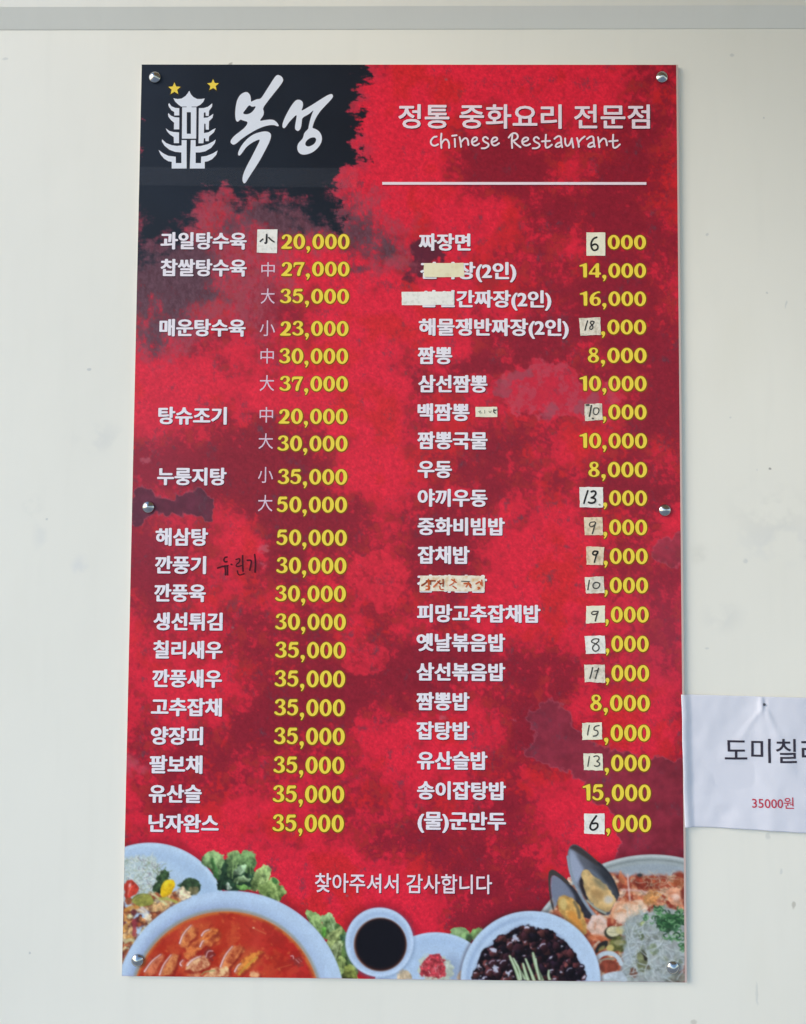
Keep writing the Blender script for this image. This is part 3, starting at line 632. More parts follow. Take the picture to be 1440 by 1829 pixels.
    c.P_(Z([(650, 420), (680, 400), (700, 430), (690, 480), (660, 470)], 800, 1480, 440/1440.), (206, 182, 116), 3, .9)
    c.P_(Z([(690, 500), (730, 470), (780, 540), (800, 610), (750, 590)], 800, 1480, 440/1440.), (208, 138, 62), 4, .8)
    c.S(Z([(740, 430), (765, 480), (770, 520)], 800, 1480, 440/1440.), 5, (96, 92, 74), .8, 2)
    c.P_(z8([(85, 170), (105, 80), (160, 45), (230, 80), (330, 160), (430, 250), (490, 290), (560, 380), (620, 480), (665, 620), (640, 680), (580, 760), (560, 850), (470, 830), (360, 740), (240, 600), (150, 480), (100, 330)]),
         lambda X, Y: np.array([104, 108, 120])*(1-.45*sstep(1040, 1095, X+.35*(1580-Y)))[..., None]+7*fbm(X, Y, 20, 3, 1)[..., None], 1.5, 1)
    c.P_(z8([(100, 180), (115, 110), (160, 130), (230, 260), (280, 350), (240, 400), (200, 500), (150, 460), (110, 330)]), (154, 164, 186), 5, .95)
    c.P_(z8([(300, 330), (400, 350), (520, 480), (600, 600), (560, 560), (460, 480), (380, 390)]), (110, 122, 138), 6, .8)
    c.P_(z8([(105, 90), (160, 48), (230, 80), (330, 160), (430, 250), (490, 290), (430, 300), (330, 230), (240, 170), (150, 110)]), (58, 52, 52), 3, .9)
    c.S(z8([(430, 260), (560, 380), (620, 490), (660, 620)]), 3, (40, 42, 50), .9, 1.5)
    c.P_(z8([(210, 480), (240, 410), (265, 420), (280, 560), (330, 700), (420, 790), (520, 840), (470, 840), (370, 760), (270, 640)]), (44, 36, 38), 2.5, .95)
    c.S(z8([(90, 190), (120, 370), (200, 560), (290, 720), (390, 850)]), 5, (140, 152, 166), .95, 1.5, 6)
    c.P_(z8([(245, 380), (260, 340), (310, 335), (350, 370), (380, 420), (450, 450), (520, 500), (580, 590), (640, 680), (590, 760), (540, 820), (450, 790), (360, 720), (300, 620), (265, 500)]), (196, 164, 112), 1.6, 1, 1.3, 10, tex=.10, tscale=10)
    c.P_(z8([(360, 420), (440, 440), (520, 520), (500, 560), (430, 520)]), (120, 120, 98), 5, .7); c.P_(z8([(330, 560), (420, 540), (500, 620), (470, 680), (380, 640)]), (170, 134, 86), 5, .7)
    c.P_(z8([(260, 350), (300, 340), (320, 400), (290, 500), (265, 470)]), (218, 188, 128), 3, .8); c.S(z8([(310, 680), (400, 770), (510, 820)]), 3.5, (176, 182, 160), .8, 1.5)
    c.E(*q8(545, 670), 8, 7, (196, 198, 200), soft=4, a=.7)
    # prawns, clams
    c.E(*q8(700, 790), 21, 18, (222, 180, 150), soft=1.6, warp=1.5, ws=8, tex=.08); c.E(*q8(840, 770), 22, 15, (226, 192, 164), soft=1.8, warp=1.5, ws=8, tex=.08)
    c.S(z8([(590, 920), (580, 820), (640, 720), (740, 690), (860, 710)]), 5, (216, 150, 112), .7, 2.5); c.S(z8([(650, 800), (700, 780), (740, 800)]), 3, (206, 140, 96), .8, 2); c.E(*q8(690, 880), 10, 9, (232, 206, 188), soft=4, a=.8)
    for p in ([(700, 700), (690, 740)], [(800, 700), (800, 750)], [(600, 800), (640, 810)]): c.S(z8(p), 1.4, (206, 140, 100), .6, 1)
    c.E(*q8(420, 960), 17, 19, (212, 178, 160), soft=1.6, warp=1.5, ws=7, tex=.07); c.S(z8([(330, 960), (370, 870), (450, 850), (510, 920)]), 5, (226, 204, 196), .8, 2.5); c.S(z8([(400, 930), (390, 1000)]), 2.5, (198, 132, 100), .7, 1.5)
    c.S(z8([(330, 1100), (420, 1080), (500, 1110)]), 9, (206, 116, 76), .8, 3); c.S(z8([(340, 1150), (380, 1190)]), 8, (196, 92, 62), .7, 3)
    c.E(*q8(590, 1040), 15, 12, (62, 60, 50), soft=1.5); c.E(*q8(600, 1025), 12.5, 9.5, (200, 194, 160), soft=1.4, tex=.08); c.S(z8([(545, 1030), (600, 1040), (650, 1030)]), 1.6, (150, 146, 118), .8)
    c.E(*q8(700, 1010), 12, 8, (196, 186, 134), soft=2); c.E(*q8(660, 1170), 16, 14, (96, 98, 56), soft=2, warp=2, tex=.2); c.E(*q8(660, 1150), 9, 5, (160, 156, 110), soft=2, a=.8); c.E(*q8(560, 1210), 7, 6, (196, 180, 110), soft=2)
    c.P_(z8([(390, 1260), (420, 1170), (500, 1125), (545, 1130), (530, 1200), (450, 1230), (420, 1270)]), (40, 40, 40), 1.5, 1); c.P_(z8([(420, 1250), (460, 1190), (510, 1180), (500, 1230)]), (140, 132, 80), 2, .9); c.S(z8([(365, 1220), (400, 1170), (440, 1140)]), 3.5, (196, 180, 160), .8)
    # translucent onion threads
    c.P_(z8([(740, 960), (760, 880), (860, 820), (980, 810), (1080, 740), (1200, 720), (1300, 800), (1420, 830), (1420, 1640), (460, 1640), (690, 1500), (690, 1320), (760, 1180), (690, 1080)]),
         lambda X, Y: np.array([152, 164, 166])+12*fbm(X, Y, 30, 4, 3)[..., None]*np.array([1, 1, .9]), 3.5, .93, 3, 12)
    thr = [(176, 190, 196), (162, 176, 180), (190, 200, 204), (134, 146, 140), (120, 134, 128), (170, 178, 160)]
    for _ in range(560):
        x, y = q8(700+R2.rand()*700, 820+R2.rand()*760)
        if x < q8(760, 0)[0] and y < q8(0, 1180)[1]: continue
        a_ = R2.rand()*6.28; l = 6+R2.rand()*16; b_ = a_+R2.randn()*.9
        c.S([(x, y), (x+l*.5*math.cos(a_), y+l*.5*math.sin(a_)), (x+l*.5*math.cos(a_)+l*.5*math.cos(b_), y+l*.5*math.sin(a_)+l*.5*math.sin(b_))], 1.4+R2.rand()*3.2, thr[R2.randint(6)], .34, 1.8)
    for (p, w_, cc) in (([(880, 1020), (920, 1030), (955, 1080), (920, 1150), (885, 1090)], 0, (98, 112, 78)), ([(1000, 1180), (1060, 1150), (1100, 1220), (1060, 1300), (1010, 1270)], 0, (134, 148, 118)), ([(890, 930), (950, 910), (940, 960), (900, 970)], 0, (176, 190, 120)),
                        ([(860, 1240), (920, 1220), (975, 1290), (985, 1380), (950, 1480), (890, 1480), (850, 1390), (870, 1320)], 0, (112, 116, 78)), ([(900, 1230), (950, 1240), (980, 1330), (960, 1360), (920, 1300)], 0, (44, 40, 34)),
                        ([(775, 1480), (800, 1430), (850, 1440), (880, 1500), (850, 1560), (800, 1540)], 0, (98, 56, 42)), ([(975, 1420), (995, 1400), (1010, 1440), (985, 1450)], 0, (88, 72, 58)), ([(660, 1290), (680, 1310), (672, 1325), (650, 1300)], 0, (52, 60, 72)),
                        ([(1250, 1500), (1400, 1480), (1420, 1600), (1160, 1600)], 0, (118, 122, 112))):
        c.P_(z8(p), cc, 2, .85, 1, 7, tex=.14)
    for p in ([(700, 1260), (760, 1200), (850, 1240), (840, 1350), (760, 1400), (700, 1340)], [(640, 1340), (700, 1400), (780, 1560)]): c.P_(z8(p), (164, 176, 188), 4, .7, tex=.06)
    for p in ([(970, 1260), (1000, 1330), (990, 1380), (950, 1450), (960, 1540)], [(990, 1370), (1060, 1330), (1130, 1290)], [(1100, 1080), (1150, 1200), (1160, 1280)], [(760, 1200), (800, 1050), (880, 990)], [(1160, 1180), (1240, 1230), (1400, 1260)],
              [(1010, 1380), (1050, 1440), (1040, 1540)], [(730, 1380), (760, 1340)]): c.S(z8(p), 2.2, (186, 196, 196), .75, 1.2)
    for _ in range(90):
        x, y = q8(760+R2.rand()*640, 820+R2.rand()*740); a_ = R2.rand()*6.28; l = 10+R2.rand()*18; b_ = a_+R2.randn()*1.2
        P3 = [(x, y), (x+l*.5*math.cos(a_), y+l*.5*math.sin(a_)), (x+l*.5*math.cos(a_)+l*.6*math.cos(b_), y+l*.5*math.sin(a_)+l*.6*math.sin(b_))]
        c.S([(p[0]+1, p[1]+1.2) for p in P3], 1.8, (108, 120, 116), .35, 1.2); c.S(P3, 1.3+R2.rand(), (200, 210, 214), .6, .8)
    for _ in range(26):
        x, y = q8(820+R2.rand()*560, 900+R2.rand()*640); c.E(x, y, 2+R2.rand()*4, 1.5+R2.rand()*2.5, [(104, 116, 96), (122, 132, 106), (92, 98, 88)][R2.randint(3)], R2.rand()*180, 2, .5, 1.4, 5)
    # curled spring onion
    def herb(x, y, n_, rad):
        for _ in range(n_):
            px_, py_ = q8(x+R2.randn()*rad, y+R2.randn()*rad*.8); a_ = R2.rand()*6.28; rr = 2.5+R2.rand()*4
            pts = [(px_+rr*math.cos(a_+t), py_+rr*math.sin(a_+t)*.8) for t in (0, .8, 1.6, 2.4, 3.2)]
            c.S(pts, 2.4, [(44, 84, 52), (62, 110, 66), (92, 140, 92), (34, 62, 42), (120, 162, 118)][R2.randint(5)], .85, .8)
    c.P_(z8([(1060, 840), (1150, 830), (1270, 830), (1380, 870), (1370, 980), (1290, 1020), (1160, 1040), (1080, 960)]), (46, 82, 52), 2, .9, 3, 7, tex=.25)
    herb(1220, 910, 60, 75); herb(1110, 780, 12, 24); herb(1340, 830, 12, 30); herb(1310, 1090, 14, 28); herb(1380, 1200, 14, 26); herb(965, 870, 5, 12); herb(1190, 1075, 3, 6)
    # handled cup
    c.S(z8([(410, 1330), (480, 1270), (580, 1265), (650, 1310), (690, 1390)]), 9, (186, 200, 210), 1, 1.2, 7)
    c.P_(z8([(440, 1400), (490, 1360), (600, 1340), (650, 1400), (650, 1460), (460, 1500)]), (136, 66, 50), 2, 1, 1.5, 8, tex=.12); c.S(z8([(430, 1370), (500, 1330), (600, 1330)]), 3.5, (150, 152, 134), .85, 1.5)
    c.P_(z8([(455, 1515), (560, 1480), (680, 1465), (720, 1500), (780, 1600), (450, 1600)]), (184, 196, 206), 1.5, 1, tex=.05); c.S(z8([(470, 1560), (560, 1570), (700, 1590)]), 3, (150, 162, 160), .6, 2)
    # --- black bean noodle bowl (part 9)
    c.E(948, 1752, 129, 129, (60, 40, 40), soft=4, a=.4)
    c.E(948, 1752, 125, 125, (182, 204, 229), part=9)
    sl = c.reg(815, 1080, 1620, 1800); X, Y = c.X[sl], c.Y[sl]; r = np.hypot(X-948, Y-1752)
    c.put(sl, .7*np.exp(-((r-121)/3)**2), (188, 210, 234), None, 0, 1); c.put(sl, .55*np.exp(-((r-112)/4)**2)*sstep(1000, 900, X), (142, 166, 200), None, 0, 1)
    bean = Z([(140, 900), (150, 850), (172, 780), (215, 700), (290, 640), (370, 590), (410, 565), (460, 556), (520, 585), (575, 590), (640, 610), (700, 670), (750, 740), (790, 800), (808, 850), (808, 900)], 800, 1480, 440/1440.)
    c.P_(bean, (120, 134, 164), 5, .6); c.P_(bean, (34, 24, 30), 1.4, 1, 2.5, 12)
    P = smooth_poly(bean, 1); sl = c.reg(830, 1060, 1640, 1800); d = c.sdf(sl, P)+2.5*fbm(c.X[sl], c.Y[sl], 12, 4, int(P[0, 0]) % 5); c.clip = np.zeros(c.X.shape); c.clip[sl] = (d < -1.5)
    for _ in range(330):
        x, y = 838+R2.rand()*215, 1648+R2.rand()*104; rr = 5+R2.rand()*6
        col = [(50, 28, 34), (80, 42, 44), (26, 20, 28), (98, 54, 52), (40, 26, 38), (64, 34, 40)][R2.randint(6)]
        ph = R2.rand()*180
        c.E(x+1, y+1.5, rr+1.2, rr*.85, (12, 10, 16), ph, 1.6, .8, 1.2, 5)
        c.E(x, y, rr, rr*.72, lambda X, Y, col=col, x=x, y=y, rr=rr: np.array(col)*(1+.5*np.clip(((x-X)+(y-Y))/rr, -1, 1))[..., None], ph, 1.6, .9, 1.4, 6)
        if R2.rand() < .45*sstep(1020, 860, x)+.22:
            c.S([(x-rr*.55, y), (x-rr*.25, y-rr*.45), (x+rr*.3, y-rr*.5)], 1.3+R2.rand()*1.4, (196, 202, 224), .8, .9)
            if R2.rand() < .4: c.E(x-rr*.2, y-rr*.2, 1.6+R2.rand()*1.6, 1.4, (214, 220, 236), ph, 1, .85)
    for (x, y, rr) in ((881, 1697, 5), (920, 1672, 4.5), (886, 1730, 5.5), (855, 1726, 3.5), (925, 1680, 3), (908, 1738, 4), (941, 1656, 3)): c.E(x, y, rr, rr*.8, (196, 202, 222), R2.rand()*90, 1.6, .9, 1.6, 4)
    for (a0, a1, w_) in (((362, 745), (420, 890), 5), ((385, 760), (455, 890), 4), ((440, 790), (470, 890), 5), ((455, 762), (505, 890), 4.5), ((498, 728), (550, 890), 5.5), ((515, 760), (535, 880), 3), ((590, 830), (598, 890), 4), ((410, 800), (430, 890), 3)):
        p0 = (800+a0[0]*k6, 1480+a0[1]*k6); p1 = (800+a1[0]*k6, 1480+a1[1]*k6); m_ = ((p0[0]+p1[0])/2+R2.randn()*1.5, (p0[1]+p1[1])/2)
        c.S([(p0[0]+2, p0[1]+2), (m_[0]+2, m_[1]), (p1[0]+3, p1[1])], w_, (20, 20, 18), .5, 2, w_*1.6); c.S([p0, m_, p1], w_*.8, (150, 176, 134), .96, 1, w_*1.55); c.S([p0, m_, p1], 1.6, (206, 220, 196), .8, 1, 2.6)
    c.clip = None
paint_food(lo)
def soften(c, sig):
    """the photographs in the print are a little soft, with a fine print grain"""
    k = np.exp(-.5*(np.arange(-4, 5)/sig)**2); k /= k.sum(); A = c.C.copy()
    for ax in (0, 1):
        A = sum(w*np.roll(A, i-4, ax) for i, w in enumerate(k))
    m = (c.id > 0)[..., None]
    A = A*(1+.012*fbm(c.X, c.Y, 3.0, 2, 4, .8)+.012*fbm(c.X, c.Y, 14, 3, 1))[..., None]
    c.C = np.where(m, A, c.C)
soften(lo, .85)

PARTS = {0: 'printed_background', 1: 'printed_salad_plate', 2: 'printed_lettuce', 3: 'printed_lettuce', 4: 'printed_soup_bowl', 5: 'printed_side_dish',
         6: 'printed_lettuce', 7: 'printed_sauce_dish', 8: 'printed_seafood_bowl', 9: 'printed_black_bean_noodles'}
PLAB = {1: 'flat printed picture of a salad plate with tomato and yellow pepper', 4: 'flat printed picture of a white bowl of red spicy soup', 5: 'flat printed picture of a white dish with pink pickle',
        7: 'flat printed picture of a round dish of dark sauce', 8: 'flat printed picture of a seafood noodle bowl with mussels', 9: 'flat printed picture of noodles under black bean sauce',
        2: 'flat printed picture of green lettuce above the soup bowl', 3: 'flat printed picture of lettuce left of the sauce dish', 6: 'flat printed picture of small lettuce leaves between dishes'}

base_pt = board(np.array([0.0]), np.array([-H2]))[0]
menu = empty('menu_board', (float(base_pt[0]), 0.004, float(base_pt[2])))
tag(menu, 'tall red and black restaurant menu board screwed to the cream wall', 'menu board')
ORG = np.array(menu.location)

def canvas_parts(c):
    nv, nu = c.U.shape
    idx = np.arange(nv*nu).reshape(nv, nu)
    quads = np.stack([idx[:-1, :-1], idx[1:, :-1], idx[1:, 1:], idx[:-1, 1:]], -1).reshape(-1, 4)
    fid = c.id[:-1, :-1].ravel()
    colr = np.concatenate([np.minimum(lin(np.clip(c.C, 0, 255)).reshape(-1, 3)*KL, .9), np.ones((nv*nu, 1))], 1).astype(np.float32)
    for pid in np.unique(fid):
        q = quads[fid == pid]; used = np.unique(q); remap = np.zeros(nv*nu, int); remap[used] = np.arange(len(used))
        q = remap[q]; Vt = (c.P[used]-ORG).astype(np.float32)
        me = bpy.data.meshes.new(PARTS[pid]); me.vertices.add(len(used)); me.vertices.foreach_set('co', Vt.ravel())
        me.loops.add(len(q)*4); me.polygons.add(len(q))
        me.loops.foreach_set('vertex_index', q.ravel().astype(np.int32)); me.polygons.foreach_set('loop_start', np.arange(0, len(q)*4, 4, dtype=np.int32))
        me.update(calc_edges=True)
        ca = me.color_attributes.new('Col', 'FLOAT_COLOR', 'POINT'); ca.data.foreach_set('color', colr[used].ravel())
        me.materials.append(M_PRINT)
        o = bpy.data.objects.new(PARTS[pid], me); COL.objects.link(o); o.parent = menu
        if pid in PLAB: o['label'] = PLAB[pid]
canvas_parts(up); canvas_parts(lo)

# the sheet itself: a 4 mm panel, with the bare margin at its right-hand edge
m_core, nt, bs = new_mat('white_foam_board'); bs.inputs['Base Color'].default_value = (.62, .57, .53, 1); bs.inputs['Roughness'].default_value = .5
def slab(u0, u1, v0, v1, n0, n1):
    c_ = [(u0, v0), (u1, v0), (u1, v1), (u0, v1)]
    V_ = np.vstack([board([p[0] for p in c_], [p[1] for p in c_], n) for n in (n0, n1)])
    return V_, [(0, 1, 2, 3), (7, 6, 5, 4), (0, 4, 5, 1), (1, 5, 6, 2), (2, 6, 7, 3), (3, 7, 4, 0)]
V, Fc = slab(-W2, W2, -H2, H2, -.0041, -.0003)
mesh_obj('panel', V, Fc, m_core, menu)
V, Fc = slab(W2-MARGIN, W2, -H2, H2, -.0002, .0001)
mesh_obj('bare_margin', V, Fc, ink('bare_margin_vinyl', pc(196, 176, 170), rough=.35), menu)

# ------------------------------------------------------------------ flat shapes on the print
def tess(loops):
    """loops: outer then holes (2D) -> verts, tris"""
    pts = [[Vector((x, y, 0)) for x, y in L_] for L_ in loops]
    tr = tessellate_polygon(pts); V_ = np.array([(p.x, p.y) for L_ in pts for p in L_])
    out = []
    for a, b, c_ in tr:
        ar = (V_[b][0]-V_[a][0])*(V_[c_][1]-V_[a][1])-(V_[b][1]-V_[a][1])*(V_[c_][0]-V_[a][0])
        if abs(ar) > 1e-12: out.append((a, b, c_) if ar > 0 else (a, c_, b))
    return V_, out
class Flat:
    """collects flat pieces in board coordinates (u, v, height n) for one object"""
    def __init__(s): s.V, s.F, s.M, s.n = [], [], [], 0
    def add(s, uv, tris, n, mi=0):
        n_ = np.full(len(uv), n) if np.isscalar(n) else n
        s.V.append(np.column_stack([uv, n_])); s.F += [tuple(i+s.n for i in t) for t in tris]; s.M += [mi]*len(tris); s.n += len(uv)
    def build(s, name, mats, parent=menu, surf=None):
        A = np.vstack(s.V)
        if surf is not None and name.startswith('note'):
            import bmesh
            bm = bmesh.new(); vv = [bm.verts.new(p) for p in A]
            for f, mi in zip(s.F, s.M):
                try: bm.faces.new([vv[i] for i in f]).material_index = mi
                except ValueError: pass
            for _ in range(4):
                bmesh.ops.triangulate(bm, faces=[f for f in bm.faces if len(f.verts) > 3])
                le = [e for e in bm.edges if e.calc_length() > .0022]
                if not le: break
                bmesh.ops.subdivide_edges(bm, edges=le, cuts=1)
            bmesh.ops.triangulate(bm, faces=[f for f in bm.faces if len(f.verts) > 3])
            bm.verts.index_update(); A = np.array([v.co[:] for v in bm.verts]); s.F = [tuple(v.index for v in f.verts) for f in bm.faces]; s.M = [f.material_index for f in bm.faces]; bm.free()
        P = board(A[:, 0], A[:, 1], A[:, 2]) if surf is None else surf(A)
        return mesh_obj(name, P, s.F, mats, parent, s.M)
def px2uv(pts):
    pts = np.asarray(pts, float); u, v = uv_of(pts[:, 0], pts[:, 1]); return np.column_stack([u, v])
PXM = 0.000611                                # one photograph pixel on the board, in metres
def ribbon(fl, pts, w, n0, mi=0, w1=None, sm=2, conv=px2uv):
    """pen stroke of width w pixels through pixel points; rises a hair along its length so it can cross itself"""
    P = conv(smooth_poly(pts, sm, False)); w0 = w*PXM/2; w1 = w0 if w1 is None else w1*PXM/2
    d = np.gradient(P, axis=0) if len(P) > 1 else np.array([[1, 0]]); d /= np.linalg.norm(d, axis=1)[:, None]+1e-12
    nr = np.column_stack([-d[:, 1], d[:, 0]]); n_ = len(P); ww = np.linspace(w0, w1, n_)
    L_ = P+nr*ww[:, None]; R_ = P-nr*ww[:, None]
    cap0 = [P[0]+ww[0]*(-d[0]*math.sin(t)+nr[0]*math.cos(t)) for t in (math.pi*.25, math.pi*.5, math.pi*.75)]
    cap1 = [P[-1]+ww[-1]*(d[-1]*math.sin(t)-nr[-1]*math.cos(t)) for t in (math.pi*.25, math.pi*.5, math.pi*.75)]
    V_ = np.vstack([L_, R_, cap0, cap1]); z = np.linspace(n0, n0+.00006, n_); Z_ = np.concatenate([z, z, [z[0]]*3, [z[-1]]*3])
    T = []
    for i in range(n_-1): T += [(i, n_+i, n_+i+1), (i, n_+i+1, i+1)]
    a = 2*n_; T += [(0, a, n_), (a, a+1, n_), (a+1, a+2, n_)] ; b = a+3; T += [(n_-1, 2*n_-1, b+2), (2*n_-1, b, b+1), (2*n_-1, b+1, b+2)]
    fl.add(V_, T, Z_, mi)
def offset_loop(P, d):
    P = np.asarray(P, float); A = np.roll(P, 1, 0); B = np.roll(P, -1, 0); t = B-A; t /= np.linalg.norm(t, axis=1)[:, None]+1e-12
    nr = np.column_stack([t[:, 1], -t[:, 0]]); ar = (P[:, 0]*np.roll(P[:, 1], -1)-np.roll(P[:, 0], -1)*P[:, 1]).sum()
    return P+nr*d*(1 if ar > 0 else -1)

# ---- lettering made from the interface typeface
FONT_CACHE = {}
def glyphs(text):
    key = text
    if key in FONT_CACHE: return FONT_CACHE[key]
    cu = bpy.data.curves.new('lettering', 'FONT'); cu.body = text; cu.resolution_u = 3; cu.fill_mode = 'FRONT'
    o = bpy.data.objects.new('lettering', cu); COL.objects.link(o); bpy.context.view_layer.update()
    me = bpy.data.meshes.new_from_object(o.evaluated_get(bpy.context.evaluated_depsgraph_get()))
    V_ = np.empty(len(me.vertices)*3); me.vertices.foreach_get('co', V_); V_ = V_.reshape(-1, 3)[:, :2]
    F_ = [tuple(p.vertices) for p in me.polygons]
    bpy.data.objects.remove(o); bpy.data.curves.remove(cu); bpy.data.meshes.remove(me)
    FONT_CACHE[key] = (V_, F_); return V_, F_
def word(name, text, x0, x1, yc, h, mats, off=.02, smear=.0, sh=(1.1, 1.4), base_n=.00012, fit='em', parent=menu, shadow=True, label=None, conv=px2uv, surf=None):
    V_, F_ = glyphs(text); fl = Flat()
    lo_, hi_ = V_.min(0), V_.max(0)
    if fit == 'em':
        ref, _ = glyphs('탕'); y0r, y1r = ref[:, 1].min(), ref[:, 1].max()
    else: y0r, y1r = lo_[1], hi_[1]
    a, b = conv([(x0, yc)])[0], conv([(x1, yc)])[0]; hh = h*PXM
    wx = off+smear; su = (b[0]-a[0])/(hi_[0]-lo_[0]+2*wx); vc = (a[1]+b[1])/2; sv = hh/(y1r-y0r+2*off)
    def tr(W, dx=0, dy=0): return np.column_stack([a[0]+(W[:, 0]-lo_[0]+wx+dx)*su, vc+(W[:, 1]+dy-(y0r+y1r)/2)*sv])
    n = base_n
    # emboldened by laying slightly shifted copies over each other, each 8 microns higher
    wx, wy = off+smear, off
    ring = [(0, 0)]+([(wx*math.cos(t), wy*math.sin(t)) for t in np.arange(8)*math.pi/4] if wx > 0 else [])
    if wx > .02: ring += [(wx*.5*math.cos(t), wy*.5*math.sin(t)) for t in np.arange(4)*math.pi/2]
    if shadow:
        for k, (dx, dy) in enumerate(ring[:9]):
            q = tr(V_, dx, dy); q[:, 0] += sh[0]*PXM; q[:, 1] -= sh[1]*PXM; fl.add(q, F_, n+.000008*k, 1)
    for k, (dx, dy) in enumerate(ring): fl.add(tr(V_, dx, dy), F_, n+.00009+.000008*k, 0)
    o = fl.build(name, mats, parent, surf)
    if label: o['label'] = label
    return o

WM = [M_WHITE, M_WSH]
NAMES = [("과일탕수육", 287, 441, 430.3), ("찹쌀탕수육", 287, 441, 478.3), ("매운탕수육", 285, 439, 585.4), ("탕슈조기", 283, 405.5, 742.5), ("누룽지탕", 281, 405, 851),
         ("해삼탕", 278, 372, 959), ("깐풍기", 277, 368.5, 1009), ("깐풍육", 275.6, 368, 1059), ("생선튀김", 274.4, 398, 1110), ("칠리새우", 273.8, 398, 1160.5),
         ("깐풍새우", 272, 397, 1211.8), ("고추잡채", 270, 396.6, 1263), ("양장피", 269.5, 363, 1314), ("팔보채", 267, 362, 1365.3), ("유산슬", 266, 360.6, 1417.5), ("난자완스", 265.6, 391, 1470.3),
         ("짜장면", 748, 841, 432.6), ("간짜장(2인)", 750.7, 922.5, 483.5), ("삼선간짜장(2인)", 750, 985, 534), ("해물쟁반짜장(2인)", 748, 1016, 584.5), ("짬뽕", 746, 808, 635), ("삼선짬뽕", 747, 871, 685.6),
         ("백짬뽕", 746, 839, 736.3), ("짬뽕국물", 745.5, 871, 786.8), ("우동", 746, 807.4, 838), ("야끼우동", 746, 871, 889.3), ("중화비빔밥", 746, 902, 940.3), ("잡채밥", 746, 839, 991.3),
         ("잡채덮밥", 745, 870, 1042.6), ("피망고추잡채밥", 745, 965.6, 1095.8), ("옛날볶음밥", 744, 902.6, 1147.5), ("삼선볶음밥", 744, 902.6, 1200), ("짬뽕밥", 743.6, 839, 1252.6), ("잡탕밥", 743.6, 839, 1305),
         ("유산슬밥", 745, 871, 1358.3), ("송이잡탕밥", 745, 904, 1412), ("(물)군만두", 746, 904, 1466)]
for t_, x0, x1, yc in NAMES:
    word('dish_name_lettering', t_, x0, x1, yc, 32.0, WM, off=.025, smear=.018)
for t_, x0, x1, y0, y1 in (('中', 467, 491, 468, 494.5), ('大', 466, 491, 515, 543), ('小', 464, 491.5, 572, 600.6), ('中', 465.5, 489.4, 622, 649.6), ('大', 464, 490, 670, 698.6),
                           ('中', 464, 488, 727, 755), ('大', 462, 488, 774, 802), ('小', 461, 488, 834, 862.5), ('大', 461, 487, 884, 913.5)):
    word('size_lettering', t_, x0, x1, (y0+y1)/2, y1-y0, [M_CJK, M_WSH], off=.0, fit='box', shadow=False)
word('title_lettering', '정통 중화요리 전문점', 711.7, 1161, 208.3, 45.5, [M_WHITE2, M_WSH], off=.018, smear=.0, sh=(1.3, 1.6), label='large white heading in Korean at the top right')
word('thanks_lettering', '찾아주셔서 감사합니다', 562.8, 879, 1578, 33, [M_WHITE2, M_WSH], off=.014, smear=0, label='white line of thanks in Korean above the dishes')

